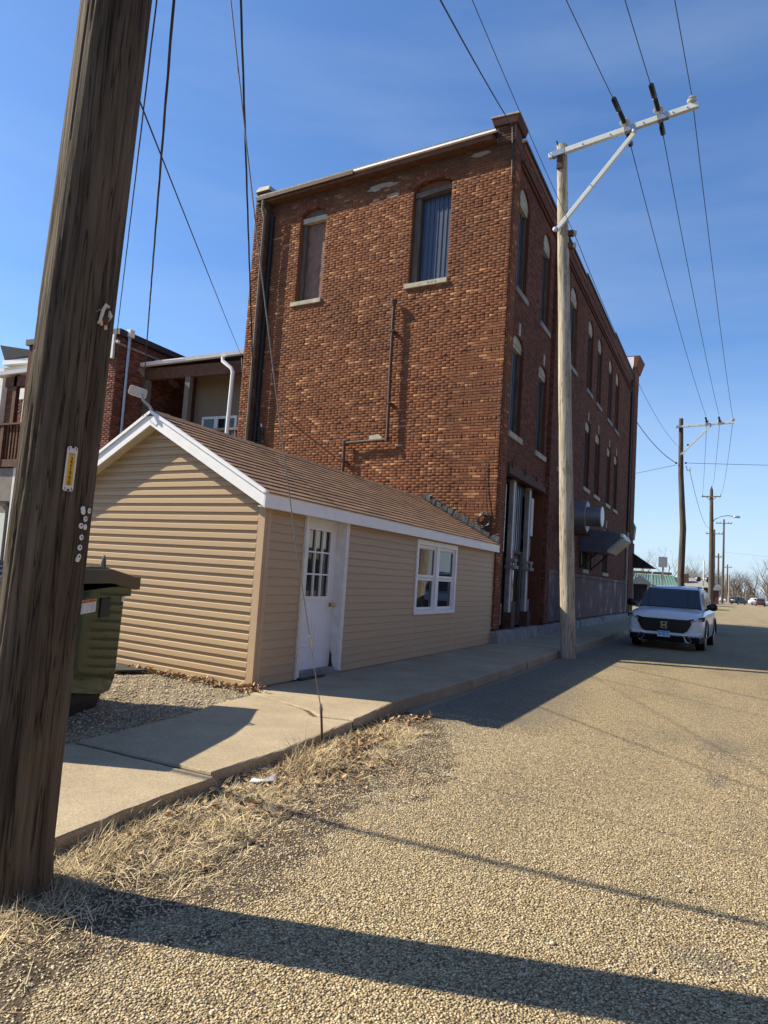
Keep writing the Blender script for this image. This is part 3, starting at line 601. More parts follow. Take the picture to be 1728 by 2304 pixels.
# soot and pale repairs under the eaves are patches of mortar skim
for s0, s1, z0, z1 in ((.55, 1.15, 11.44, 11.60), (3.05, 4.15, 11.26, 11.46), (3.0, 3.5, 10.98, 11.12)):
    k = 16; P = []
    for i in range(k):
        a = 2 * math.pi * i / k; r = random.uniform(.62, 1.0); P.append(bp((s0 + s1) / 2 + (s1 - s0) / 2 * r * math.cos(a), (z0 + z1) / 2 + (z1 - z0) / 2 * r * math.sin(a), .0165))
    MB().prism(P, tuple(-bn * .016)).build('mortar_patch', 'mortar_light', bld)
P = [bp(3.29 + .21 * math.cos(a) * (1 if i % 2 else .8), 4.80 + .09 * math.sin(a) * (1 if i % 3 else .8), .02) for i, a in enumerate([2 * math.pi * j / 14 for j in range(14)])]
MB().prism(P, tuple(-bn * .02)).build('plaster_patch', 'stone', bld)
# downpipe and vent pipe on the back wall
dp = MB().tube([bp(7.36, 11.70, .30), bp(7.36, 11.45, .30), bp(7.30, 11.2, .26), bp(7.30, 3.2, .26)], .045, 10); dp.build('downspout', 'grey_wood', bld)
dk = MB().hexa([bp(7.12, 3.0, .0), bp(7.12, 3.0, .10), bp(7.22, 3.0, .10), bp(7.22, 3.0, .0), bp(7.12, 11.3, .0), bp(7.12, 11.3, .10), bp(7.22, 11.3, .10), bp(7.22, 11.3, .0)]); dk.build('conduit', 'black', bld)
vp = MB().tube([bp(2.92, 8.10, .14), bp(2.90, 6.4, .14), bp(2.86, 4.73, .14)], .042, 10).tube([bp(2.84, 4.71, .14), bp(3.5, 4.69, .14), bp(4.11, 4.67, .14)], .042, 10).tube([bp(4.11, 4.70, .14), bp(4.09, 3.0, .14)], .042, 10)
vp.lathe(bp(2.92, 8.06, .14), (0, 0, 1), [(0, .055), (.05, .06), (.10, .09), (.14, .085), (.16, .02)], 10)
for q in (bp(2.86, 4.72, .14), bp(4.11, 4.68, .14)): vp.lathe((q[0], q[1], q[2] - .07), (0, 0, 1), [(0, .03), (.02, .058), (.12, .058), (.14, .03)], 10)
vp.build('vent_pipe', 'pipe_rust', bld)
for s, z in ((2.91, 7.4), (2.88, 5.6), (4.10, 4.2)): MB().hexa([bp(s - .06, z, 0), bp(s - .06, z, .19), bp(s + .06, z, .19), bp(s + .06, z, 0), bp(s - .06, z + .03, 0), bp(s - .06, z + .03, .19), bp(s + .06, z + .03, .19), bp(s + .06, z + .03, 0)]).build('pipe_bracket', 'rust', bld)

# ---- street wall
SU = np.array([0, 1.0, 0]); SN = np.array([1.0, 0, 0]); SO = np.array([WX, 0, 0]); YE = 38.4
TOP = [(15.85, 16.75), (18.25, 19.15), (21.9, 23.05), (25.0, 26.0), (27.0, 28.0), (29.7, 30.7), (31.65, 32.7)]
SEC = [(15.85, 16.8), (18.35, 19.3), (20.95, 21.95), (25.1, 26.1), (27.2, 28.3), (30.0, 31.0), (32.0, 33.05)]
HS = [(a, b, 8.40, 10.62, .36) for a, b in TOP] + [(a, b, 4.95, 7.12, .22) for a, b in SEC] + [(15.88, 19.55, 0.38, 4.10, 0)] + [(29.9, 31.1, 2.12, 3.55, .4), (25.6, 26.5, 2.1, 3.3, .3)]
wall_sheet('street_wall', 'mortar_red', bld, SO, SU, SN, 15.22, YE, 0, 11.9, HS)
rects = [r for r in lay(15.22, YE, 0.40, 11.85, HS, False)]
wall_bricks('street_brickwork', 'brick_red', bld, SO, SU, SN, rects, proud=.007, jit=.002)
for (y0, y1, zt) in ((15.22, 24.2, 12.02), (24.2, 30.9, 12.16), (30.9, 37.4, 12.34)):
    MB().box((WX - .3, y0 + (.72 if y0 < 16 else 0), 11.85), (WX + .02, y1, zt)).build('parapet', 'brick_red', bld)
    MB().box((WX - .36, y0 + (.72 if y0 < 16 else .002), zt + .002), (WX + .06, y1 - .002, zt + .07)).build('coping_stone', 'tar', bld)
MB().box((WX, 15.75, 11.28), (WX + .06, 37.2, 11.36)).box((WX, 15.75, 11.363), (WX + .10, 37.2, 11.44)).build('corbel_band', 'brick_red', bld)
def pilaster(y0, y1, z0, z1, d, mat):
    p_ = MB().box((WX - .01, y0, z0), (WX + d, y1, z1)).build('pilaster', 'mortar_red', bld)
    wall_bricks('pilaster_brickwork', mat, p_, SO + SN * d, SU, SN, lay(y0, y1, z0, z1, [], False), proud=.007, jit=.002)
    wall_bricks('pilaster_brickwork', mat, p_, (WX + d, y0, 0), (-1, 0, 0), (0, -1, 0), lay(.006, d, z0, z1, [], False), proud=.006, jit=.001)
pilaster(15.235, 15.62, .42, 11.27, .045, 'brick')
pilaster(19.62, 20.15, .42, 11.27, .11, 'brick_red')
pilaster(36.9, YE, .42, 12.0, .14, 'brick_red')
MB().tube([(WX + .07, 36.7, .15), (WX + .07, 36.75, 4.3)], .06, 8).build('downspout', 'stone', bld)
MB().tube([(WX + .06, 36.72, 4.4), (WX + .06, 36.72, 11.9)], .06, 8).build('downspout', 'black', bld)
MB().box((WX - 1.0, 37.3, 11.9), (WX + .10, 38.9, 12.75)).hexa([(WX - 1.0, 37.25, 12.75), (WX + .14, 37.25, 12.75), (WX + .14, 39.0, 12.75), (WX - 1.0, 39.0, 12.75), (WX - 1.0, 37.25, 13.35), (WX + .30, 37.25, 13.35), (WX + .34, 39.2, 13.45), (WX - 1.0, 39.2, 13.45)]).build('front_parapet', 'brick_red', bld)
MB().prism([(WX - .95, 37.24, 12.35), (WX - .12, 37.24, 12.35), (WX + .02, 37.24, 12.9), (WX + .02, 37.24, 13.3), (WX - .95, 37.24, 13.3)], (0, .012, 0)).build('flashing', 'white', bld)
def sp(y, z, d=0): return (WX + d, y, z)
def street_window(y0, y1, z0, z1, rise, mat, label=None, lum=True):
    mb = MB().box((WX - .20, y0 - .05, z0 - .05), (WX - .17, y1 + .05, z1 + rise))
    if mat == 'metal_blue':
        for i in range(int((y1 - y0) / .16)): mb.box((WX - .17, y0 + .03 + i * .16, z0), (WX - .15, y0 + .07 + i * .16, z1))
    w = mb.build('window', mat, bld, label=label)
    k = 10; c = (y0 + y1) / 2; h = (y1 - y0) / 2
    rv = MB().add([sp(y0, z0), sp(y0, z0, -.17), sp(y0, z1, -.17), sp(y0, z1)], [(0, 1, 2, 3)]).add([sp(y1, z0), sp(y1, z0, -.17), sp(y1, z1, -.17), sp(y1, z1)], [(3, 2, 1, 0)])
    A = [(c - h * math.cos(math.pi * i / k), z1 + rise * math.sin(math.pi * i / k)) for i in range(k + 1)]
    for (a, za), (b, zb) in zip(A[:-1], A[1:]): rv.add([sp(a, za), sp(b, zb), sp(b, zb, -.17), sp(a, za, -.17)], [(0, 1, 2, 3)])
    rv.build('reveal', 'brick_red', w)
    MB().prism([sp(a, z, -.15) for a, z in A], (.10, 0, 0)).build('arch_infill', 'stone', w)
    MB().box((WX - .16, y0 + .003, z1 - .10), (WX - .06, y1 - .003, z1 - .003)).build('lintel_board', 'stone', w)
    MB().box((WX - .16, y0 + .003, z0), (WX - .09, y0 + .07, z1 - .103)).box((WX - .16, y1 - .07, z0), (WX - .09, y1 - .003, z1 - .103)).build('frame', 'frame_grey', w)
    MB().box((WX - .18, y0 - .08, z0 - .14), (WX + .06, y1 + .10, z0 - .003)).build('sill', 'stone_grey' if z0 > 8 else 'stone', w, bevel=.01)
    if z0 < 8: MB().box((WX - .005, c - .07, z1 + rise + .02), (WX + .02, c + .07, z1 + rise + .32)).build('keystone', 'stone', w)
for i, (a, b) in enumerate(TOP): street_window(a, b, 8.40, 10.62, .36, 'metal_blue' if i < 3 else 'glass_dark')
for i, (a, b) in enumerate(SEC): street_window(a, b, 4.95, 7.12, .22, 'metal_blue')
street_window(29.9, 31.1, 2.12, 3.55, .4, 'glass_dark'); street_window(25.6, 26.5, 2.1, 3.3, .3, 'glass_dark')
# painted basement band, its ledge and the foundation stones
MB().box((WX - .02, 20.2, .42), (WX + .035, 36.85, 1.80)).build('basement_render', 'parge', bld)
MB().box((WX - .02, 20.2, 1.803), (WX + .07, 36.85, 1.90)).build('ledge', 'parge', bld)
yy = 15.20
while yy < 38:
    l = random.uniform(.45, .95)
    MB().hexa([(WX - .1, yy, -.02), (WX + .20 + random.uniform(-.03, .03), yy, -.02), (WX + .20 + random.uniform(-.03, .03), yy + l - .015, -.02), (WX - .1, yy + l - .015, -.02), (WX - .1, yy, .37), (WX + .16 + random.uniform(-.03, .03), yy, .37 + random.uniform(-.03, .02)), (WX + .16 + random.uniform(-.03, .03), yy + l - .015, .37 + random.uniform(-.03, .02)), (WX - .1, yy + l - .015, .37)]).build('foundation_stone', 'stone_grey', bld, bevel=.02); yy += l
# old shop front
sf = MB().box((WX - .42, 15.88, .36), (WX - .36, 19.55, 4.1)); sf = sf.build('shop_front', 'frame_grey', bld, label='old cast-iron shop front with peeling grey boards')
MB().box((WX - .36, 15.86, .34), (WX, 15.885, 4.1)).box((WX - .36, 19.53, .34), (WX, 19.555, 4.1)).box((WX - .36, 15.9, 4.06), (WX, 19.53, 4.098)).build('reveal', 'brick_red', sf)
lin = MB().box((WX - .10, 15.90, 3.97), (WX + .06, 19.5, 4.20))
for y in (16.1, 17.25, 18.4, 19.4): lin.lathe((WX + .06, y, 4.2), (1, 0, 0), [(0, .08), (.03, .075), (.045, .04), (.05, .01)], 10)
lin.build('iron_lintel', 'rust', sf)
for y in (17.0, 18.5):
    co = MB().box((WX - .2, y - .14, .75), (WX - .10, y + .14, 3.96)).box((WX - .22, y - .18, 1.80), (WX + .03, y + .18, 1.88)).box((WX - .21, y - .16, 1.98), (WX + .01, y + .16, 2.04))
    co.lathe((WX - .02, y, 1.93), (1, 0, 0), [(0, .07), (.03, .065), (.04, .01)], 10); ico = co.build('iron_column', 'stone_grey', sf); MB().box((WX - .0995, y - .10, .75), (WX - .085, y - .03, 3.9)).build('peeling_edge', 'white_old', ico)
    MB().box((WX - .22, y - .16, .36), (WX + .0, y + .16, .747)).build('column_base', 'rust', sf)
MB().box((WX - .3, 16.02, 2.18), (WX - .2, 16.62, 3.80)).build('white_board', 'white_old', sf)
pb = MB().box((WX - .3, 17.2, 2.28), (WX - .26, 18.3, 3.94))
for i in range(6): pb.box((WX - .26, 17.26 + i * .17, 2.30), (WX - .235, 17.32 + i * .17, 3.92))
pb.build('steel_panel', 'metal_blue', sf)
MB().box((WX - .3, 18.70, 2.75), (WX - .2, 19.28, 3.78)).build('white_board', 'white_old', sf)
MB().box((WX - .3, 18.72, 2.2), (WX - .22, 19.2, 2.68)).build('green_panel', 'green_roof', sf)
MB().box((WX - .3, 18.7, .45), (WX - .2, 19.25, 1.05)).build('kick_panel', 'stone_grey', sf)
MB().box((WX - .3, 16.0, .45), (WX - .22, 16.75, .95)).build('kick_panel', 'stone_grey', sf)
MB().box((WX - .31, 16.0, 1.0), (WX - .29, 16.75, 2.1)).build('pane', 'glass_dark', sf); MB().box((WX - .31, 18.7, 1.1), (WX - .29, 19.3, 2.15)).build('pane', 'glass_dark', sf)
MB().box((WX - .34, 17.2, .38), (WX - .27, 18.28, 2.2)).build('shop_door', 'frame_grey', sf); MB().box((WX - .265, 17.32, 1.0), (WX - .255, 18.16, 2.05)).build('pane', 'glass_dark', sf)
MB().box((WX - .27, 18.2, .4), (WX - .2, 18.3, 2.22)).box((WX - .27, 17.2, 2.2), (WX - .2, 18.3, 2.27)).build('door_frame', 'frame_grey', sf)
# round extraction fan with its cowl
fan = MB().lathe((WX, 22.25, 3.62), (1, 0, 0), [(0, .62), (.06, .62), (.061, .48), (.70, .48), (.72, .46), (.721, .30)], 28).build('extractor_fan', 'dull_tin', bld, label='round steel extractor fan drum on the street wall')
MB().lathe((WX + .721, 22.25, 3.62), (1, 0, 0), [(0, .30), (.40, .30), (.405, .30)], 24).build('duct', 'dull_tin', fan)
MB().lathe((WX + 1.135, 22.25, 3.62), (1, 0, 0), [(0, .31), (.02, .31), (.025, .29), (.026, .01)], 24).build('end_disc', 'white', fan)
MB().box((WX, 21.95, 3.05), (WX + .75, 22.0, 3.12)).box((WX, 22.5, 3.05), (WX + .75, 22.55, 3.12)).build('bracket', 'rust', fan)
# dark sheet-metal hood over the cellar opening
hood = MB().prism([(WX, 25.0, 3.50), (WX + 1.32, 25.0, 3.36), (WX + 1.40, 25.0, 3.18), (WX + .90, 25.0, 2.70), (WX, 25.0, 2.70)], (0, 2.2, 0)).build('cellar_hood', 'metal_blue', bld, label='dark grey sheet-metal hood on diagonal struts')
MB().box((WX + 1.33, 24.98, 3.22), (WX + 1.42, 25.6, 3.33)).build('edge_trim', 'white', hood)
MB().bar((WX + .93, 24.96, 2.72), (WX + 1.38, 24.96, 3.16), .03, .08).build('edge_trim', 'galv', hood)
for a, b in (((.05, 25.05, 2.15), (.62, 25.05, 2.68)), ((.05, 25.3, 2.15), (.5, 25.3, 2.68)), ((.04, 25.03, 2.1), (.04, 25.03, 2.7)), ((.04, 27.1, 2.1), (.04, 27.1, 2.7)), ((.05, 27.1, 2.15), (.62, 27.1, 2.68))):
    MB().bar((WX + a[0], a[1], a[2]), (WX + b[0], b[1], b[2]), .05, .05).build('strut', 'black', hood)
# roof deck, hidden walls
xl = WX + bu[0] * 7.72; yl = BC[1] + bu[1] * 7.72
MB().hexa([(WX - .05, 15.26, 11.45), (WX - .05, YE, 11.45), (xl, YE, 11.45), (xl, yl + .05, 11.45), (WX - .05, 15.26, 11.82), (WX - .05, YE, 11.82), (xl, YE, 11.82), (xl, yl + .05, 11.82)]).build('roof', 'tar', bld)
MB().box((xl - .02, yl + .06, 0), (xl + .25, YE, 11.9)).box((xl, YE, 0), (WX, YE + .25, 12.1)).build('far_walls', 'brick_red', bld)
# shake-roofed canopy and painted cornice on the front
MB().hexa([(-12, 38.7, 2.55), (-3.55, 38.7, 2.68), (-3.55, 40.3, 2.68), (-12, 40.3, 2.55), (-12, 38.7, 3.55), (-4.72, 38.7, 3.50), (-4.72, 38.72, 3.50), (-12, 38.72, 3.55)]).build('front_canopy', 'roof_dark', bld)
MB().prism([(-4.98, 38.66, 5.35), (-4.72, 38.66, 5.15), (-4.52, 38.66, 4.75), (-4.58, 38.66, 4.1), (-4.98, 38.66, 4.0)], (0, .6, 0)).build('tin_cornice', 'patina', bld)
MB().box((WX - .3, 38.66, .1), (WX + .12, 39.2, 3.9)).build('front_pier', 'frame_grey', bld)
# things hanging on the back wall
hz = thing('hose_coil', 'coil of black hose hanging at the building corner above the shed eave', 'hose', bp(.24, 2.78, .06))
for r, d in ((.155, .04), (.14, .06), (.165, .075), (.13, .09)): MB().tube([bp(.24 + r * math.cos(a), 2.80 + r * math.sin(a) * 1.05, d + .01 * math.sin(3 * a)) for a in [2 * math.pi * i / 24 for i in range(25)]], .012, 6).build('loop', 'black', hz)
MB().tube([bp(.27, 4.12, .03), bp(.30, 3.9, .04), bp(.24, 3.4, .04), bp(.18, 2.92, .06)], .009, 6).build('hanging_line', 'black', hz)
ins = thing('insulator_rack', 'black service insulator rack with cable ends low on the back wall by the downspout', 'insulator', bp(6.98, 5.0, .08))
for z in np.arange(4.78, 5.26, .08): MB().lathe(bp(6.98, z, .10), (0, 0, 1), [(0, .03), (.02, .06), (.05, .06), (.07, .03)], 10).build('spool', 'black', ins)
MB().box(tuple(np.array(bp(6.98, 4.7, .03)) - .03), tuple(np.array(bp(6.98, 5.32, .03)) + .03)).build('back_strap', 'galv', ins)
MB().tube([bp(6.98, 5.28, .12), bp(6.86, 5.0, .1), bp(6.75, 4.7, .06), bp(6.80, 4.35, .08), bp(6.95, 4.25, .06), bp(7.1, 4.5, .06), bp(7.05, 4.75, .08)], .018, 6).build('cable_tail', 'black', ins)
# ------------------------------------------------------------------ tan shed with gable
shed = thing('garage_shed', 'low tan vinyl-sided shed with white trim and brown shingle roof against the brick wall', 'shed', (-4.7, 6.6, 0.12))
SX, SY = -4.7, 6.6; GW = 3.74; RZ = 3.30; SL = 0.515; GC = 1.87
def gp(t, z, d=0.0):                                      # t leftwards along the gable, d outwards
    return (SX - t * math.cos(R(GSK)) + d * (-math.sin(R(GSK))), SY + t * math.sin(R(GSK)) - d * math.cos(R(GSK)), z)
def rakez(t): return RZ - 0.14 - SL * abs(t - GC)          # underside line of the roof at the gable
EX = 0.1016
def board(p, zb0, zb1, a0, a1, b0, b1, dutch):              # a lapped board between a0..a1 at the foot and b0..b1 at the head
    mb = MB(); k0, km, k1 = .0215, .0198, .0010; t = .52
    if not dutch: k0, km, k1 = .0150, .0085, .0016
    h = zb1 - zb0; q = p
    def at(f, e): return a0 + (b0 - a0) * f if e == 0 else a1 + (b1 - a1) * f
    lv = [(0, k0), (t, km), (t + .09 if dutch else .86, k1 if dutch else .004), (1, k1)]
    V = [q(at(f, e), zb0 + h * f, k) for f, k in lv for e in (0, 1)]
    mb.add(V, [(2 * i, 2 * i + 1, 2 * i + 3, 2 * i + 2) for i in range(3)])
    mb.add([q(a0, zb0, -.004), q(a1, zb0, -.004), q(a1, zb0, k0), q(a0, zb0, k0)], [(3, 2, 1, 0)])
    for e, fc in ((0, (0, 1, 2, 3, 4, 5)), (1, (5, 4, 3, 2, 1, 0))):
        mb.add([q(at(f, e), zb0 + h * f, k) for f, k in lv] + [q(at(1, e), zb1, -.004), q(at(0, e), zb0, -.004)], [fc])
    return mb.build('siding_board', 'siding', shed)
z = 0.13
while z < RZ - .18:
    z1 = z + EX
    lo = max(0.09, GC - (RZ - .14 - z) / SL); hi = min(GW, GC + (RZ - .14 - z) / SL)
    lo1 = max(0.09, GC - (RZ - .14 - z1) / SL); hi1 = min(GW, GC + (RZ - .14 - z1) / SL)
    if lo1 > hi1: lo1 = hi1 = GC; z1 = RZ - .15
    board(gp, z, z1, lo, hi, lo1, hi1, 1); z += EX
def wp(y, z, d=0.0): return (SX + d, y, z)
DY0, DY1, WY0, WY1 = 7.42, 8.52, 10.90, 12.82
z = 0.13
while z < 2.18:
    z1 = min(z + EX, 2.2); mid = (z + z1) / 2
    for a, b in [(6.69, DY0 - .0), (DY1, WY0), (WY1, 15.16)] + ([(WY0, WY1)] if (mid < .83 or mid > 2.08) else []):
        aa, bb = a + .002, b - .002 - (.006 * random.random() if b == DY0 else 0)
        board(wp, z, z1, aa, bb, aa, bb, 0)
    z += EX
MB().box((SX - .10, 6.62, .1), (SX - .006, 7.44, 2.25)).box((SX - .10, 8.50, .1), (SX - .006, 10.92, 2.25)).box((SX - .10, 10.93, .1), (SX - .006, 12.78, .82)).box((SX - .10, 10.93, 2.09), (SX - .006, 12.78, 2.25)).box((SX - .10, 12.79, .1), (SX - .006, 15.25, 2.25)).build('street_side_wall', 'siding_trim', shed)
MB().prism([gp(0.02, .08, -.006), gp(0.02, rakez(.02), -.006), gp(GC, RZ - .14, -.006), gp(GW, rakez(GW), -.006), gp(GW, .08, -.006)], tuple(Vector(gp(0, 0, -.1)) - Vector(gp(0, 0, 0)))).build('gable_wall', 'siding_trim', shed)
xw = SX - GW; MB().box((xw, 6.95, .08), (xw + .1, 15.6, 2.3)).build('rear_wall', 'siding_trim', shed)
# corner trim
def corner_piece(parent):
    mb = MB()
    mb.hexa([gp(-.018, .12, .02), gp(.088, .12, .02), gp(.088, .12, -.02), gp(-.018, .12, -.02), gp(-.018, 2.16, .02), gp(.088, 2.16, .02), gp(.088, 2.16, -.02), gp(-.018, 2.16, -.02)])
    mb.build('corner_post', 'siding_trim', parent, bevel=.004)
    MB().box((SX - .02, 6.625, .121), (SX + .0185, 6.70, 2.159)).build('corner_post', 'siding_trim', parent, bevel=.004)
corner_piece(shed)
MB().box((SX - .01, 15.155, .125), (SX + .016, 15.20, 2.16)).build('corner_post', 'siding_trim', shed)
# roof: slabs, fascia, rakes, soffits
OV = 0.175
def fy(x): return SY - (x - SX) * -0 + (SX - x) * TAN4 - OV
def by(x): return 15.22 + (SX - x) * math.tan(-XB) - .004
XR = SX - GC - .0; XE = SX + .12; ZE = RZ - SL * (XE - XR)
XL = XR - (XE - XR)
def roofslab(x0, z0, x1, z1, th, name, mat):
    MB().hexa([(x0, fy(x0) + .02, z0 - th), (x1, fy(x1) + .02, z1 - th), (x1, by(x1), z1 - th), (x0, by(x0), z0 - th), (x0, fy(x0) + .02, z0), (x1, fy(x1) + .02, z1), (x1, by(x1), z1), (x0, by(x0), z0)]).build(name, mat, shed)
roofslab(XR, RZ - .02, XE - .01, ZE - .02, .05, 'roof_deck', 'shingle'); roofslab(XL, ZE - .02, XR, RZ - .02, .05, 'roof_deck', 'shingle')
for (x0, z0, x1, z1) in ((XR, RZ, XE, ZE), (XR, RZ, XL, ZE)):
    mb = MB(); f = lambda x, dz, dy: (x, fy(x) + dy, dz)
    P0 = [f(x0, z0 - .175, -.012), f(x1, z1 - .175, -.012), f(x1, z1 - .03, -.012), f(x0, z0 - .03, -.012)]
    mb.prism(P0, (0, .022, 0)); mb.build('rake_board', 'white', shed)
    P1 = [f(x0, z0 - .028, -.032), f(x1, z1 - .028, -.032), f(x1, z1 + .014, -.032), f(x0, z0 + .014, -.032)]
    MB().prism(P1, (0, .05, 0)).build('drip_edge', 'white', shed)
    MB().prism([f(x0, z0 - .160, .012), f(x1, z1 - .160, .012), f(x1, z1 - .150, .012), f(x0, z0 - .150, .012)], (0, OV - .016, 0)).build('soffit', 'soffit', shed)
MB().box((XE - .02, fy(XE) - .012, ZE - .175), (XE + .004, by(XE) - .0, ZE - .02)).build('fascia', 'white', shed)
MB().box((XE - .03, fy(XE) - .035, ZE - .018), (XE + .02, by(XE), ZE + .004)).build('drip_edge', 'white', shed)
MB().box((SX + .016, fy(XE) + .01, ZE - .17), (XE - .022, by(XE) - .02, ZE - .155)).build('soffit', 'soffit', shed)
# shingles on the street slope
slope = Vector((XE - XR, 0, ZE - RZ)); slen = slope.length; sd = slope.normalized(); un = Vector((-sd.z, 0, sd.x))
if un.z < 0: un = -un
EXS = .142; ncs = int(slen / EXS) + 1; tabs = []
for c in range(ncs):
    d1 = slen + .03 - c * EXS; d0 = d1 - EXS - .03
    if d1 < .05: break
    xm = XR + sd.x * d1; y = fy(xm) + .022 - (0.15 if c % 2 else 0)
    while y < by(xm):
        ya, yb = max(y, fy(xm) + .022), min(y + .305, by(xm) - .002)
        if yb - ya > .04: tabs.append((max(d0, 0), d1, ya + .004, yb - .004))
        y += .305
def tabverts(d0, d1, ya, yb):
    o = Vector((XR, 0, RZ)); j = random.uniform(0, .003)
    P = []
    for lift0, lift1 in ((-.012, -.004), (-.004, .009 + j)):
        P += [o + sd * d0 + un * lift0 + Vector((0, ya, 0)), o + sd * d1 + un * lift1 + Vector((0, ya, 0)), o + sd * d1 + un * lift1 + Vector((0, yb, 0)), o + sd * d0 + un * lift0 + Vector((0, yb, 0))]
    return P
tabs.sort(key=lambda t: t[2] - 0.6 * t[1])
rest = MB(); meta = {}
for i, t in enumerate(tabs):
    if i < 300: MB().hexa(tabverts(*t)).build('shingle', 'shingle', shed)
    else: rest.hexa(tabverts(*t))
rest.build('shingle_courses', 'shingle', shed, kind='stuff')
rc = MB()
for i in range(30):
    y0 = fy(XR) - .02 + i * .30
    if y0 + .31 > by(XR): break
    rc.hexa([(XR - .13, y0, RZ - .062), (XR + .13, y0, RZ - .062), (XR + .13, y0 + .31, RZ - .054), (XR - .13, y0 + .31, RZ - .054), (XR - .02, y0, RZ + .012), (XR + .02, y0, RZ + .012), (XR + .02, y0 + .31, RZ + .022), (XR - .02, y0 + .31, RZ + .022)])
rc.build('ridge_cap', 'shingle', shed)
fl = MB()
NF = 26
for i in range(NF):
    x0 = XR + (XE - XR) * i / NF; x1 = XR + (XE - XR) * (i + 1) / NF; zz0 = RZ - SL * (x0 - XR); zz1 = RZ - SL * (x1 - XR)
    w0 = .14 + random.uniform(-.03, .03); h0 = .15 + random.uniform(-.03, .05)
    fl.hexa([(x0, by(x0) - w0, zz0 + .014), (x1, by(x1) - w0, zz1 + .014), (x1, by(x1) - .002, zz1 + .014), (x0, by(x0) - .002, zz0 + .014), (x0, by(x0) - w0 * .7, zz0 + .045), (x1, by(x1) - w0 * .7, zz1 + .045), (x1, by(x1) - .016, zz1 + h0), (x0, by(x0) - .016, zz0 + h0)])
fl.build('tar_flashing', 'tar', shed)
gl = MB()
for s in (.12, .2, .27, .35, .96): gl.box((XR + 2 * s - .02, by(XR + 2 * s) - .05, RZ - SL * 2 * s + .17), (XR + 2 * s + .03, by(XR + 2 * s) - .03, RZ - SL * 2 * s + .19))
gl.build('foil_patch', 'chrome', shed)

# ---- door
dr = MB()
lx = SX - .10
G0, G1, GZ0, GZ1 = 7.70, 8.24, 1.12, 1.965
L0, L1 = 7.575, 8.415
dr.box((lx - .04, L0, .20), (lx, G0 - .02, 2.115)).box((lx - .04, G1 + .02, .20), (lx, L1, 2.115)).box((lx - .04, G0 - .02, .20), (lx, G1 + .02, GZ0 - .02)).box((lx - .04, G0 - .02, GZ1 + .02), (lx, G1 + .02, 2.115))
for a, b in ((7.68, 7.93), (8.01, 8.26)):
    for zz0, zz1 in ((.30, .50), (.55, .97)):
        dr.box((lx, a, zz0), (lx + .006, b, zz0 + .014)).box((lx, a, zz1 - .014), (lx + .006, b, zz1)).box((lx, a, zz0 + .014), (lx + .006, a + .014, zz1 - .014)).box((lx, b - .014, zz0 + .014), (lx + .006, b, zz1 - .014))
door = dr.build('door', 'door', shed, label='white door with nine panes and brass knob')
MB().box((lx, G0 - .03, GZ0 - .03), (lx + .012, G0, GZ1 + .03)).box((lx, G1, GZ0 - .03), (lx + .012, G1 + .03, GZ1 + .03)).box((lx, G0, GZ0 - .03), (lx + .012, G1, GZ0)).box((lx, G0, GZ1), (lx + .012, G1, GZ1 + .03)).build('lite_frame', 'white', door)
pw = (G1 - G0) / 3; ph = (GZ1 - GZ0) / 3
for i in range(3):
    for j in range(3): MB().box((lx - .024, G0 + i * pw + .002, GZ0 + j * ph + .002), (lx - .018, G0 + (i + 1) * pw - .002, GZ0 + (j + 1) * ph - .002)).build('pane', 'glass_dark', door)
mt = MB()
for i in (1, 2): mt.box((lx - .017, G0 + i * pw - .010, GZ0 - .018), (lx + .008, G0 + i * pw + .010, GZ1 + .018))
for j in (1, 2):
    for i in range(3): mt.box((lx - .017, G0 + i * pw + .0105 - (.03 if i == 0 else 0), GZ0 + j * ph - .010), (lx + .007, G0 + (i + 1) * pw - .0105 + (.03 if i == 2 else 0), GZ0 + j * ph + .010))
mt.build('muntin', 'white', door)
MB().lathe((lx, 8.345, 1.01), (1, 0, 0), [(0, .034), (.006, .034), (.010, .014), (.035, .014), (.042, .024), (.058, .030), (.070, .024), (.076, .005)], 16).build('knob', 'brass', door)
MB().box((lx - .05, 7.43, .125), (SX + .005, 7.488, 2.15)).box((lx - .05, 7.489, .125), (lx + .015, 7.574, 2.15)).box((lx - .05, 8.417, .125), (SX + .005, 8.45, 2.15)).box((lx - .05, 7.575, 2.118), (SX + .005, 8.416, 2.15)).build('jamb', 'white_old', door)
MB().box((SX - .01, 7.42, .13), (SX + .038, 7.485, 2.165)).box((SX - .01, 8.43, .15), (SX + .038, 8.515, 2.165)).box((SX - .01, 7.487, 2.10), (SX + .037, 8.428, 2.164)).build('casing', 'white_old', door)
MB().box((lx - .05, 7.49, .121), (SX + .06, 8.42, .165)).box((lx - .05, 7.58, .168), (SX + .0, 8.41, .197)).build('threshold', 'stone_grey', door)
MB().box((SX + .0, 7.44, .121), (SX + .10, 8.02, .150)).build('doormat', 'black', door)
P = [(lx + .004, 8.4155, .17), (SX - .045, 8.4155, .17), (SX - .03, 8.4155, .20), (SX - .05, 8.4155, .27), (SX - .062, 8.4155, .36), (SX - .08, 8.4155, .40), (lx + .012, 8.4155, .46)]
MB().prism(P, (0, -.0012, 0)).build('rotted_foot', 'rust', door)
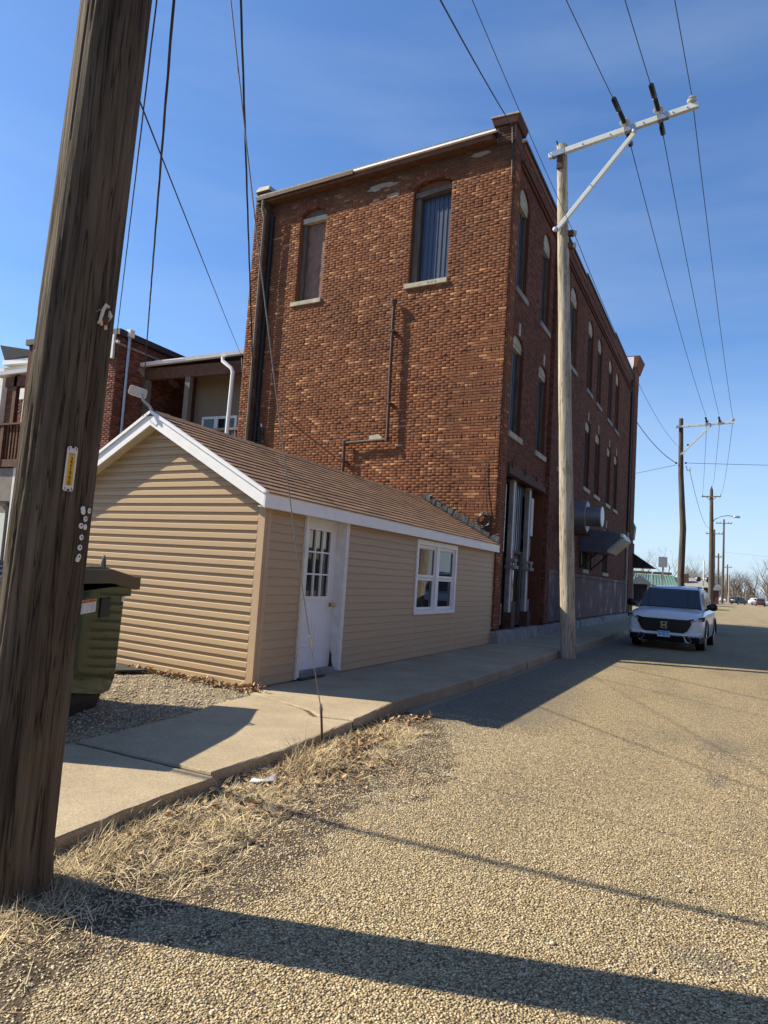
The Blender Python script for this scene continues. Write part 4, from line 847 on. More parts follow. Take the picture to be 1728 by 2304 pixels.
# ---- twin window
ww = MB().box((SX - .02, WY0, .83), (SX + .03, WY0 + .075, 2.08)).box((SX - .02, WY1 - .075, .83), (SX + .03, WY1, 2.08)).box((SX - .02, WY0 + .076, 2.0), (SX + .029, WY1 - .076, 2.08)).box((SX - .02, WY0 - .01 + .086, .83), (SX + .04, WY1 - .076, .90)).box((SX - .02, 11.80, .901), (SX + .024, 11.93, 1.999))
win = ww.build('twin_window', 'white', shed, label='white twin double-hung window')
for a, b in ((WY0 + .077, 11.799), (11.931, WY1 - .077)):
    for z0, z1, dx in ((1.45, 1.998, 0), (.902, 1.445, -.014)):
        sash = MB().box((SX - .035 + dx, a, z0), (SX - .005 + dx, a + .045, z1)).box((SX - .035 + dx, b - .045, z0), (SX - .005 + dx, b, z1)).box((SX - .035 + dx, a + .0455, z1 - .045), (SX - .006 + dx, b - .0455, z1)).box((SX - .035 + dx, a + .0455, z0), (SX - .006 + dx, b - .0455, z0 + .045)); sash.build('sash', 'white', win)
        MB().box((SX - .030 + dx, a + .046, z0 + .046), (SX - .022 + dx, b - .046, z1 - .046)).build('pane', 'glass_dark', win)
    MB().box((SX - .03, a + .046, 1.93), (SX - .012, b - .046, 1.952)).build('blind_rail', 'soffit', win)

# ridge-mounted antenna
an = thing('flat_antenna', 'pale rounded flat antenna on a curved bracket at the shed ridge', 'antenna', (-6.62, 6.66, 3.31))
P = [(-6.60, 6.70, 3.28), (-6.60, 6.62, 3.36), (-6.64, 6.54, 3.42), (-6.66, 6.52, 3.50)]
MB().tube(P, .018, 8).build('bracket', 'galv', an)
ax = Vector((.69, .70, -.20)).normalized(); ay = Vector((.10, .05, 1)).normalized(); ac = Vector((-6.74, 6.54, 3.535)); nrm = ax.cross(ay).normalized(); ay = nrm.cross(ax).normalized()
poly = []
for qx, qy, a0 in ((1, 1, 0), (-1, 1, 90), (-1, -1, 180), (1, -1, 270)):
    for k in range(5): a = R(a0 + k * 22.5); poly.append(ac + ax * (qx * .080 + .03 * math.cos(a)) + ay * (qy * .030 + .03 * math.sin(a)))
MB().prism([tuple(p) for p in poly], tuple(nrm * -.045)).build('panel', 'soffit', an, bevel=.008)
MB().tube([(-6.68, 6.52, 3.44), (-6.75, 6.53, 3.37), (-6.72, 6.58, 3.31), (-6.68, 6.62, 3.32)], .005, 6).build('lead', 'black', an)

# scraps by the gable
P = [gp(1.55, .115, .10), gp(2.2, .115, .08), gp(2.55, .13, .30), gp(2.1, .115, .50), gp(1.75, .11, .42)]
shape('roofing_scrap', 'tar', 'torn scrap of grey roofing felt lying against the foot of the gable', 'scrap', MB().prism(P, (0, 0, .022)))
P = [(-2.80, 3.98, .05), (-2.74, 4.0, .055), (-2.70, 4.10, .045), (-2.73, 4.16, .07), (-2.77, 4.10, .04), (-2.82, 4.04, .055)]
shape('paper_litter', 'plate_white', 'crumpled white paper lying in the dry grass by the kerb', 'litter', MB().prism(P, (.01, .004, .008)))
# ------------------------------------------------------------------ near utility pole
PX0, PKX, PY0 = -2.7262723, 0.02977787, 2.17401261
def prad(z): return max(.170 - .0052 * z, .10)
def pc(z): return Vector((PX0 + PKX * z, PY0, z))
near = thing('utility_pole', 'massive dark weathered wooden utility pole with the yellow number plate, closest to the camera', 'utility pole', (PX0, PY0, 0))
from mathutils import noise as mnoise
V = []; F = []; NA, NZ, ZT = 132, 110, 11.6
for j in range(NZ):
    z = -0.1 + (5.2 * j / 84 if j <= 84 else 5.2 + (ZT - 5.1) * (j - 84) / (NZ - 1 - 84)); c = pc(z); r = prad(z)
    for i in range(NA):
        a = 2 * math.pi * i / NA; ca, sa = math.cos(a), math.sin(a)
        g = mnoise.noise(Vector((ca * 6, sa * 6, z * .35))); g2 = mnoise.noise(Vector((ca * 17, sa * 17, z * .5 + 9))); g3 = mnoise.noise(Vector((ca * 2.2, sa * 2.2, z * .6 + 30)))
        chk = -max(0, .12 - abs(g2)) * .11 * (1 if g > -.15 else .35)
        rr = r * (1 + .018 * g3) + .004 * g + chk + .03 * math.exp(-max(z, 0) * 9)
        V.append((c.x + ca * rr, c.y + sa * rr, z))
for j in range(NZ - 1):
    for i in range(NA): F.append((j * NA + i, j * NA + (i + 1) % NA, (j + 1) * NA + (i + 1) % NA, (j + 1) * NA + i))
npmesh('shaft', V, F, 'pole_dark', near, smooth=True)
MB().box((PX0 - 1.1, PY0 + .12, 11.0), (PX0 + 1.7, PY0 + .23, 11.13)).build('crossarm', 'fibre', near)
for x in (-4.0, -2.75, -1.95): pass
for x in (PX0 - 1.0, PX0 + .25, PX0 + 1.2): MB().lathe((x, PY0 + .17, 11.13), (0, 0, 1), [(0, .03), (.05, .07), (.12, .075), (.16, .05), (.2, .02)], 12).build('insulator', 'porcelain', near)
def on_pole(ang, z, lift=.003):
    a = R(ang); d = Vector((math.cos(a), math.sin(a), 0)); return pc(z) + d * (prad(z) + lift), d
# number plate: curved white plate, yellow panel, stacked digits
def plate_patch(a0, a1, z0, z1, lift, th, name, mat, parent, corner=0.0):
    n = 6; mb = MB(); am, zm = (a0 + a1) / 2, (z0 + z1) / 2; poly = []
    cr = corner
    pts = []
    for qx, qz, s in ((1, 1, 0), (-1, 1, 90), (-1, -1, 180), (1, -1, 270)):
        for k in range(5):
            t = R(s + k * 22.5); pts.append((am + qx * ((a1 - a0) / 2 - cr * 330) + cr * 330 * math.cos(t), zm + qz * ((z1 - z0) / 2 - cr) + cr * math.sin(t)))
    P = [tuple(on_pole(a + (z - zm) * -0, z, lift + th)[0]) for a, z in pts]; Q = [tuple(on_pole(a, z, lift)[0]) for a, z in pts]
    m = len(P); mb.add(P + Q, [tuple(range(m))] + [(i, m + i, m + (i + 1) % m, (i + 1) % m) for i in range(m)])
    return mb.build(name, mat, parent)
np_ = plate_patch(-29.2, -14.6, 1.714, 1.905, .004, .004, 'number_plate', 'plate_white', near, .012); np_['label'] = 'white plate with yellow panel reading 221990'
plate_patch(-26.4, -17.4, 1.738, 1.877, .0085, .001, 'yellow_panel', 'yellow', np_, .001)
for i, ch in enumerate('221990'):
    p, d = on_pole(-21.9, 1.848 - i * .0198, .0105); tx = Vector((-d.y, d.x, 0)); text(ch, .026, 'ink', np_, frame_mw(p, tx, (PKX, 0, 1)), 'digit', .0004)
for i in range(2):
    p, d = on_pole(-21.9, 1.873 - i * .006, .0105); tx = Vector((-d.y, d.x, 0)); MB().bar(p - tx * .010, p + tx * .010, .0004, .003).build('small_print', 'label_grey', np_)
for a, z in ((-26.5, 1.894), (-17.3, 1.894), (-26.5, 1.725), (-17.3, 1.725)):
    p, d = on_pole(a, z, .0085); MB().bar(p - Vector((0, 0, .006)), p + Vector((0, 0, .006)), .0025, .0008, up=tuple(d)).build('slot', 'ink', np_)
for z in (1.901, 1.719):
    p, d = on_pole(-21.9, z, .008); MB().lathe(p, d, [(0, .005), (.004, .005), (.006, .002)], 10).build('nail', 'ink', np_)
# white plastic washers
for a, z, hole in ((7.3, 1.648, 0), (7.9, 1.636, 1), (21.3, 1.644, 2), (13.6, 1.607, 2), (6.0, 1.575, 2), (17.3, 1.572, 0), (9.6, 1.526, 2), (8.7, 1.482, 2), (9.3, 1.443, 2), (8.9, 1.432, 0)):
    p, d = on_pole(a, z, .001 + .002 * hole); up = Vector((0, 0, 1)); w = MB().lathe(p, d, [(0, .0125), (.003, .0125), (.004, .0105)], 18).build('washer', 'plate_white', near)
    if hole == 2: MB().lathe(p + d * .0042 + Vector((0, 0, .001)), d, [(0, .0045), (.0008, .0042)], 10).build('washer_hole', 'ink', w)
for i in range(26):
    p, d = on_pole(random.uniform(-75, 35), random.uniform(.6, 3.9), .001); k = random.random()
    if k < .6: MB().lathe(p, d, [(0, .0035), (.003, .0035), (.004, .001)], 6).build('nail', 'rust', near)
    else: MB().bar(p - Vector((0, 0, .012)), p + Vector((0, 0, .012)), .004, .003, up=tuple(d)).build('staple', 'rust', near)
# broken insulator bracket
br = []
def poff(a, z, l=.0): return on_pole(a + 1, z - .043, l)[0]
bk = MB().tube([poff(-6, 2.515, .012), poff(-4, 2.56, .015), poff(-1, 2.585, .018), poff(4, 2.58, .018)], .008, 6).tube([poff(-6, 2.515, .012), poff(-9, 2.495, .012)], .006, 6).tube([poff(-5, 2.515, .012), poff(-3, 2.492, .012)], .006, 6).tube([poff(6, 2.565, .02), poff(8, 2.545, .022), poff(5, 2.515, .018)], [.004, .011, .004], 6).tube([poff(3, 2.51, .012), poff(6, 2.482, .01)], .007, 6).build('bracket', 'soffit', near)
MB().tube([poff(-3, 2.54, .006), poff(1, 2.525, .012), poff(3, 2.50, .006)], [.010, .022, .012], 8).build('rusty_plate', 'rust', bk)
MB().tube([poff(0, 2.562, .004), poff(2, 2.555, .010)], .011, 8).build('bolt', 'ink', bk)
MB().tube([poff(-13, 2.545, .0), poff(-12, 2.55, .03)], .003, 6).build('nail', 'galv', near)

# ------------------------------------------------------------------ second pole (pale) with side arm
p2 = thing('utility_pole', 'pale wooden utility pole at the kerb, with one-sided white crossarm and black insulators', 'utility pole', (-2.99, 15.15, 0), 'poles with one-sided crossarms')
V = []; F = []; NA, NZ = 40, 64
for j in range(NZ):
    z = -.1 + 11.33 * j / (NZ - 1); t = z / 11.2; cx_, r = -2.99 - .605 * t, .158 - .048 * t
    for i in range(NA):
        a = 2 * math.pi * i / NA; g = mnoise.noise(Vector((math.cos(a) * 3, math.sin(a) * 3, z * .7))); g2 = mnoise.noise(Vector((math.cos(a) * 8, math.sin(a) * 8, z * 2)))
        rr = r * (1 + .05 * g + .04 * g2); V.append((cx_ + rr * math.cos(a), 15.15 + rr * math.sin(a), z))
for j in range(NZ - 1):
    for i in range(NA): F.append((j * NA + i, j * NA + (i + 1) % NA, (j + 1) * NA + (i + 1) % NA, (j + 1) * NA + i))
V.append((-3.6, 15.15, 11.25)); F2 = [((NZ - 1) * NA + i, (NZ - 1) * NA + (i + 1) % NA, len(V) - 1) for i in range(NA)]
mb = MB(); mb.add(V, F, True); mb.add([V[(NZ - 1) * NA + i] for i in range(NA)], [tuple(range(NA))]); mb.build('shaft', 'pole_pale', p2)
def sidearm(parent, A, B, brA, brB, dn_pts, pin, scale=1.0, lo=False):
    A, B = Vector(A), Vector(B); d = (B - A).normalized()
    MB().bar(A, B, .10 * scale, .115 * scale).build('crossarm', 'fibre', parent, bevel=.008)
    for t, l in ((.07, .28), (.56, .22), (.775, .22)):
        q = A.lerp(B, t); MB().bar(q - d * l / 2, q + d * l / 2, .112 * scale, .127 * scale).build('arm_band', 'galv', parent)
    MB().bar(brA, brB, .075 * scale, .085 * scale).build('brace', 'fibre', parent, bevel=.006)
    for q in (brA, brB): MB().lathe(Vector(q) + Vector((0, -.06, 0)), (0, -1, 0), [(0, .06), (.02, .06), (.03, .03)], 10).build('brace_bolt', 'galv', parent)
    for t in (.24, .43, .65, .84, .93):
        q = A.lerp(B, t) + Vector((0, -.05 * scale, 0)); MB().lathe(q, (0, -1, 0), [(0, .016), (.012, .016), (.015, .005)], 8).build('arm_bolt', 'galv', parent)
    q = Vector(pin); MB().lathe(q, (0, 0, 1), [(-.03, .04), (0, .09), (.04, .10), (.06, .07), (.08, .09), (.11, .07), (.13, .04)], 14).build('pin_insulator', 'porcelain', parent)
A2, B2 = (-3.84, 15.00, 10.93), (-.80, 15.00, 11.42)
sidearm(p2, A2, B2, (-3.60, 14.98, 9.17), (-2.02, 14.97, 11.08), None, (-.93, 15.0, 11.50))
def deadend(parent, at, to_back, to_front):
    # post with sheds, and a black strain insulator each way along the wire
    at = Vector(at); MB().lathe(at, (0, 0, 1), [(-.02, .05), (.02, .10), (.05, .115), (.08, .08), (.11, .06)], 14).build('post_insulator', 'porcelain', parent)
    for to, l0, l1 in ((to_back, .06, .95), (to_front, .06, .85)):
        d = (Vector(to) - at).normalized(); prof = []; x = l0
        for k in range(9): prof += [(x, .022), (x + .012, .052), (x + .028, .024)]; x += .045
        prof += [(x, .03), (x + .05, .055), (l1 - .06, .055), (l1, .02)]
        MB().lathe(at + Vector((0, 0, .02)), d, prof, 10).build('strain_insulator', 'black', parent)
NPA = [(PX0 - 1.0, PY0 + .17, 11.30), (PX0 + .25, PY0 + .17, 11.30), (PX0 + 1.2, PY0 + .17, 11.30)]
P2A = [(-2.24, 15.0, 11.32), (-1.57, 15.0, 11.44), (-.93, 15.0, 11.60)]
FY = 42.0
FPA = [(-1.385, FY - .1, 10.98), (-.745, FY - .1, 10.98), (-.115, FY - .1, 11.05)]
for i in (0, 1): deadend(p2, P2A[i], NPA[i], FPA[i])
for z in (9.14, 8.86):
    MB().box((-3.36, 15.10, z - .06), (-3.26, 15.20, z + .06)).build('spool_bracket', 'rust', p2); MB().lathe((-3.23, 15.15, z - .05), (0, 0, 1), [(0, .035), (.03, .05), (.05, .03), (.07, .05), (.1, .035)], 10).build('spool', 'porcelain', p2)
MB().tube([(-3.66, 15.03, 9.45), (-3.58, 15.0, 9.3), (-3.53, 14.97, 9.2)], .012, 6).build('ground_lead', 'black', p2)
MB().tube([(-3.66, 15.08, 11.2), (-3.70, 15.06, 11.30)], .02, 6).build('top_pin', 'ink', p2)
MB().box((-3.66, 14.99, 10.62), (-3.53, 15.06, 10.88)).build('arm_plate', 'rust', p2)

# far pole of the same kind
p3 = thing('utility_pole', 'dark utility pole behind the parked white SUV, with a one-sided pale crossarm', 'utility pole', (-2.45, FY, 0), 'poles with one-sided crossarms')
MB().tube([(-2.40, FY, -.1), (-2.47, FY, 2.5), (-2.43, FY, 5), (-2.62, FY, 8), (-2.69, FY, 11.1)], [.19, .175, .165, .14, .115], 14).build('shaft', 'pole_far', p3)
sidearm(p3, (-2.98, FY - .16, 10.60), (-.07, FY - .16, 10.76), (-2.62, FY - .17, 9.05), (-1.2, FY - .17, 10.60), None, (-.115, FY - .16, 10.86), 1.0)
for i in (0, 1): deadend(p3, (FPA[i][0], FY - .16, FPA[i][2] - .16), P2A[i], (FPA[i][0] - .4, FY + 30, 12))
for x, z in ((-2.86, 8.55), (-2.38, 8.55), (-2.30, 9.55)): MB().lathe((x, FY - .1, z), (0, 0, 1), [(0, .03), (.03, .06), (.07, .06), (.1, .03)], 8).build('spool', 'black', p3)
MB().tube([(-2.36, FY - .1, 8.45), (-2.30, FY - .1, 8.2), (-2.15, FY - .1, 8.15), (-2.13, FY - .1, 8.35)], .03, 6).build('drip_loop', 'galv', p3)

# more poles down the street
YP = 100.0
p4 = thing('utility_pole', 'brown utility pole carrying a curved street lamp and a small crossarm, on the grass strip', 'utility pole', (-2.35, YP, 0))
MB().tube([(-2.35, YP, -.2), (-2.38, YP, 7), (-2.55, YP, 14.9)], [.32, .28, .2], 12).build('shaft', 'pole_far', p4)
MB().lathe((-2.55, YP, 14.9), (0, 0, 1), [(0, .2), (.3, .12), (.6, .03)], 8).build('pole_cap', 'ink', p4)
MB().bar((-3.68, YP - .2, 14.1), (-1.42, YP - .2, 14.12), .14, .14).build('crossarm', 'grey_wood', p4)
MB().bar((-3.1, YP - .2, 14.05), (-2.55, YP - .2, 13.5), .07, .07).bar((-2.0, YP - .2, 14.05), (-2.5, YP - .2, 13.5), .07, .07).build('brace', 'grey_wood', p4)
for x in (-3.6, -1.5): MB().lathe((x, YP - .2, 14.18), (0, 0, 1), [(0, .08), (.1, .12), (.25, .06)], 8).build('insulator', 'porcelain', p4)
MB().tube([(-2.4, YP, 10.6), (-2.1, YP, 11.2), (-1.4, YP, 11.6), (-.6, YP, 11.72), (.2, YP, 11.62)], .06, 8).build('lamp_arm', 'galv', p4)
MB().lathe((.05, YP, 11.62), (1, 0, -.1), [(0, .05), (.1, .14), (.6, .16), (.8, .06)], 10).build('lamp_head', 'galv', p4)
def simple_pole(label, x, y, h, arm, mat='pole_far', arm2=None):
    o = thing('utility_pole', label, 'utility pole', (x, y, 0)); MB().tube([(x, y, -.2), (x + .05, y, h * .5), (x, y, h)], [.26, .22, .16], 8).build('shaft', mat, o)
    if arm:
        MB().bar((x - arm, y - .15, h - .9), (x + arm, y - .15, h - .9), .16, .16).build('crossarm', 'grey_wood', o)
        for k in (-.9, -.5, .5, .9): MB().lathe((x + k * arm, y - .15, h - .82), (0, 0, 1), [(0, .1), (.15, .16), (.35, .08)], 6).build('insulator', 'porcelain', o)
    return o
simple_pole('slim distant utility pole left of the pair by the stop sign', -3.35, 160, 15.0, 1.6)
simple_pole('tallest of the distant utility poles, beyond the lamp pole', -1.75, 172, 18.3, 1.6)
simple_pole('short distant utility pole between the two tall ones', -2.95, 190, 11.8, .7)
simple_pole('very distant utility pole in front of the right-hand wood edge', -1.2, 240, 11.3, 1.2)
simple_pole('thin pale distant post right of the tall poles', -.6, 205, 7.2, 0, 'pole_pale')

# ------------------------------------------------------------------ wires
def wire(name, label, cat, pts, r, mat='black', group=None, n=6): return shape(name, mat, label, cat, MB().tube(pts, r, n), group)
def lead(at, to, l): at = Vector(at); return at + (Vector(to) - at).normalized() * l
MT['wire_grey'] = M('dark_weathered_wire', (0.055, 0.06, 0.065), 0.6, 0.1, 6)
GRP = 'power lines along the street'
for i, nm in enumerate(('left', 'middle')):
    wire('power_line', f'{nm} of the overhead lines running up and out of the picture from the pale pole', 'power line', sag(NPA[i], lead(P2A[i], NPA[i], .93), .10), .0085, 'wire_grey', GRP)
    wire('power_line', f'{nm} of the overhead lines strung from the pale pole to the dark far pole', 'power line', sag(lead(P2A[i], FPA[i], .83), lead(FPA[i], P2A[i], .9), .28), .0095, 'wire_grey', GRP)
wire('power_line', 'outermost overhead line running up out of the picture from the white crossarm end', 'power line', sag(NPA[2], (-.93, 15.0, 11.62), .10), .0085, 'wire_grey', GRP)
wire('power_line', 'outermost overhead line strung from the white crossarm end to the far pole arm end', 'power line', sag((-.93, 15.0, 11.62), (FPA[2][0], FY - .16, 10.98), .28), .0095, 'wire_grey', GRP)
T4 = [(-3.6, YP - .2, 14.45), (-2.55, YP, 15.4), (-1.5, YP - .2, 14.45)]
for i, nm in enumerate(('left', 'middle', 'right')):
    wire('power_line', f'faint {nm} overhead line dropping from the dark far pole to the lamp pole', 'power line', sag((FPA[i][0], FY - .1, 10.8), T4[i], 1.2, 20), .012, 'wire_grey', GRP)
wire('neutral_line', 'thin line along the brick parapet from overhead to the spools on the pale pole', 'power line', sag((-3.10, 2.45, 9.0), (-3.23, 15.1, 9.1), .15), .006, 'wire_grey')
wire('neutral_line', 'thin line dipping from the pale pole spool past the brick building to the far pole', 'power line', sag((-3.23, 15.2, 9.1), (-2.86, FY - .1, 9.6), .6, 20), .008, 'wire_grey')
wire('cable', 'black twisted cable from overhead to the stack at the brick building corner', 'cable', sag((-2.72, 2.36, 7.0), bp(.06, 11.95, .08), .12) + [Vector(bp(.03, 11.4, .06)), Vector(bp(.02, 10.6, .04))], .013)
def twisted(name, label, a, b, s, r, extra=(), group=None, tw=2.2):
    base = sag(a, b, s, 60); mb = MB()
    for ph in (0, 2.1, 4.2):
        pts = []
        for i, p in enumerate(base):
            t = i / 60; aa = ph + t * (Vector(b) - Vector(a)).length * tw; d = (Vector(b) - Vector(a)).normalized(); e = d.cross(Vector((0, 0, 1))).normalized(); f = d.cross(e)
            pts.append(p + (e * math.cos(aa) + f * math.sin(aa)) * r * .9)
        mb.tube(pts + [Vector(x) for x in extra], r, 5)
    return shape(name, 'black', label, 'cable', mb, group)
G2 = 'service cables hanging from the dark pole'
twisted('service_cable', 'thick black twisted service cable falling to the left edge of the back wall', (-2.72, 2.40, 8.75), bp(7.15, 6.3, .3), .03, .0085, (bp(7.05, 5.6, .15), bp(6.98, 5.3, .12)), G2)
twisted('service_cable', 'twisted black cable passing the ridge antenna on its way to the porch post', (-2.52, 2.42, 4.75), (-16.18, 15.93, 6.5), .6, .0055, (), G2, 3)
twisted('service_cable', 'twisted black cable nearest the dark pole, dropping to the corner of the left brick building', (-2.52, 2.42, 8.25), (-16.33, 14.82, 7.7), .03, .0062, ((-16.33, 14.83, 6.9), (-16.36, 14.84, 6.0)), G2, 1.6)
wire('cable', 'thick cable leading left from the dark pole beyond the picture, its shadow crossing the road', 'cable', sag((-2.72, 2.10, 5.5), (-32, 1.95, 5.9), .25), .026)
wire('telephone_wire', 'thin straight wire crossing the sky from the dark pole to the porch gutter', 'cable', sag((-2.86, 2.36, 4.1), bp(7.9, 7.35, .1), .02) + [Vector(bp(7.5, 6.4, .35)), Vector(bp(6.7, 4.4, .05)), Vector(bp(6.3, 3.6, .05))], .006)
wire('telephone_wire', 'drooping wire from the far end of the brick building to the dark far pole', 'cable', sag((WX + .1, 38.3, 10.2), (-2.86, FY - .1, 8.6), .25), .018)
wire('telephone_wire', 'faint wire running left from the dark far pole behind the brick building', 'cable', sag((-2.86, FY - .1, 8.5), (-14, 60, 10), .2), .012)
wire('telephone_wire', 'faint level wire running right from the dark far pole out of the picture', 'cable', sag((-2.38, FY - .1, 8.6), (26, 47, 9.2), .25), .012, 'wire_grey')
wire('telephone_wire', 'wire falling from the dark far pole to the lamp pole', 'cable', sag((-2.2, FY - .1, 8.3), (-2.4, YP, 10.3), 1.3), .014, 'wire_grey')
wire('telephone_wire', 'faint distant wires crossing above the far wood', 'cable', sag((-2, 172, 11.2), (34, 150, 9.2), .6), .016, 'wire_grey')
# guy wire and its anchor rod
MT['strand'] = M('dull_steel_strand', (0.20, 0.21, 0.22), 0.55, 0.1, 6, metal=0.3)
guy = thing('guy_wire', 'slack steel guy wire running from overhead to a rusty anchor rod in the verge grass', 'guy wire', (-2.90, 5.06, 0))
gb = Vector((-2.965, 5.14, .33))
pts = sag((-2.54, 2.32, 6.2), gb, .27, 24); MB().tube(pts, .0042, 6).build('strand', 'strand', guy)
MB().tube([(-2.90, 5.10, -.1), (-2.935, 5.12, .18), gb], .010, 8).build('anchor_rod', 'rust', guy)
MB().tube([gb + Vector((.0, 0, -.05)), gb + Vector((.012, .0, .0)), gb + Vector((.004, -.01, .05)), gb + Vector((-.012, 0, .02)), gb + Vector((0, 0, -.05))], .006, 6).build('thimble', 'galv', guy)
q = pts[-4]; MB().tube([q, q.lerp(pts[-3], .45)], .010, 8).build('clamp', 'galv', guy)

# ------------------------------------------------------------------ dumpster
dm = thing('dumpster', 'dark green steel dumpster with black lid behind the dark pole, warning label on its end', 'dumpster', (-5.2, 5.13, .09))
DD = Vector((.36, -.93, 0)).normalized(); DB = Vector((-DD.y * -1, DD.x * -1, 0)); DB = Vector((DD.y, -DD.x, 0))   # DB points away from the street
F0 = Vector((-5.2, 5.13, 0))
def dp_(l, w, z): return tuple(F0 + DD * l + DB * w + Vector((0, 0, z)))
prof = [(0.0, 1.20), (0.045, .34), (.13, .22), (.33, .21), (1.55, .42), (1.72, .60), (1.80, 1.08)]
WD = 1.9; mb = MB(); n = len(prof)
mb.prism([dp_(l, 0, z) for l, z in prof], tuple(DB * WD)); mb.build('body', 'dumpster', dm, bevel=.012)
rb = MB()
for zr in (.62, .98):
    pass
MB().hexa([dp_(-.06, -.035, 1.09), dp_(-.06, WD + .03, 1.09), dp_(1.9, WD + .03, 1.09), dp_(1.9, -.035, 1.09), dp_(-.06, -.035, 1.205), dp_(-.06, WD + .03, 1.205), dp_(1.9, WD + .03, 1.10), dp_(1.9, -.035, 1.10)]).build('rim', 'dumpster', dm, bevel=.008)
MB().hexa([dp_(.31, -.012, .91), dp_(.31, .03, .91), dp_(.49, .03, .91), dp_(.49, -.012, .91), dp_(.31, -.012, 1.086), dp_(.31, .03, 1.086), dp_(.49, .03, 1.086), dp_(.49, -.012, 1.086)]).build('fork_pocket', 'ink', dm)
MB().hexa([dp_(.86, -.004, .955), dp_(.86, -.001, .955), dp_(.57, -.001, .968), dp_(.57, -.004, .968), dp_(.86, -.004, 1.07), dp_(.86, -.001, 1.07), dp_(.57, -.001, 1.083), dp_(.57, -.004, 1.083)]).build('warning_label', 'plate_white', dm)
def lp(t, z): l = .86 - .29 * t; return dp_(l, -.0055, .955 + .115 * z + .013 * t)
for t0, t1 in ((.02, .47), (.49, .98)): MB().add([lp(t0, .76), lp(t1, .76), lp(t1, .97), lp(t0, .97)], [(0, 1, 2, 3)]).build('warning_band', 'orange', dm)
lg = MB()
for t0, t1 in ((.04, .30), (.68, .96)):
    for k in range(5): lg.add([lp(t0, .12 + k * .12), lp(t1 - (.05 if k % 2 else 0), .12 + k * .12), lp(t1 - (.05 if k % 2 else 0), .16 + k * .12), lp(t0, .16 + k * .12)], [(0, 1, 2, 3)])
for k in range(8):
    a = k * math.pi / 4; lg.add([lp(.49 + .07 * math.cos(a), .4 + .22 * math.sin(a)), lp(.49 + .09 * math.cos(a), .4 + .28 * math.sin(a)), lp(.49 + .09 * math.cos(a + .5), .4 + .28 * math.sin(a + .5)), lp(.49 + .07 * math.cos(a + .5), .4 + .22 * math.sin(a + .5))], [(0, 1, 2, 3)])
lg.build('label_print', 'label_grey', dm)
MB().hexa([dp_(.02, -.006, 1.04), dp_(.02, -.002, 1.04), dp_(.075, -.002, 1.04), dp_(.075, -.006, 1.04), dp_(.02, -.006, 1.12), dp_(.02, -.002, 1.12), dp_(.075, -.002, 1.12), dp_(.075, -.006, 1.12)]).build('sticker', 'plate_white', dm)
# two black plastic lids with ribs
for w0, w1 in ((-.06, WD / 2 - .01), (WD / 2 + .01, WD + .05)):
    lid = MB(); P = [dp_(-.2, w0, 1.225), dp_(-.2, w1, 1.225), dp_(1.98, w1, 1.13), dp_(1.98, w0, 1.13)]
    m0 = lid; k = 9; V = []; ls = np.array([-.2, -.1, .05, .2, .4, .9, 1.2, 1.6, 1.98])
    for l in ls:
        zt = 1.275 + .065 * min(1, max(0, (l + .1) / .5)) - .10 * max(0, (l - .9) / 1.1)
        V += [dp_(l, w0, zt - .125), dp_(l, w0, zt), dp_(l, w1, zt), dp_(l, w1, zt - .125)]
    F = [(i * 4 + a, (i + 1) * 4 + a, (i + 1) * 4 + (a + 1) % 4, i * 4 + (a + 1) % 4) for i in range(k - 1) for a in range(4)] + [(0, 1, 2, 3), ((k - 1) * 4 + 3, (k - 1) * 4 + 2, (k - 1) * 4 + 1, (k - 1) * 4)]
    lid.add(V, F); lo = lid.build('lid', 'plastic_black', dm, bevel=.012)
    rbm = MB()
    for i in range(5):
        w = w0 + .09 + i * (w1 - w0 - .18) / 4; pts = [Vector(dp_(l, w, 1.277 + .065 * min(1, max(0, (l + .1) / .5)) - .10 * max(0, (l - .9) / 1.1))) for l in np.linspace(-.1, 1.9, 9)]; rbm.tube(pts, .018, 6)
    rbm.build('lid_rib', 'plastic_black', lo)
MB().tube([dp_(.50, .02, 1.34), dp_(.47, .02, 1.42), dp_(.44, .03, 1.455), dp_(.40, .04, 1.42), dp_(.37, .05, 1.34)], .013, 6).build('lid_handle', 'grey_wood', dm)
for l, w in ((.35, .2), (.35, WD - .2), (1.5, .2), (1.5, WD - .2)):
    MB().lathe(dp_(l, w - .03, .15), tuple(DB), [(0, .03), (.005, .07), (.055, .07), (.06, .03)], 14).build('caster', 'black', dm)
MB().hexa([dp_(.25, .06, .09), dp_(.25, WD - .06, .09), dp_(1.6, WD - .06, .09), dp_(1.6, .06, .09), dp_(.2, .04, .23), dp_(.2, WD - .04, .23), dp_(1.6, WD - .04, .42), dp_(1.6, .04, .42)]).build('underframe', 'ink', dm)
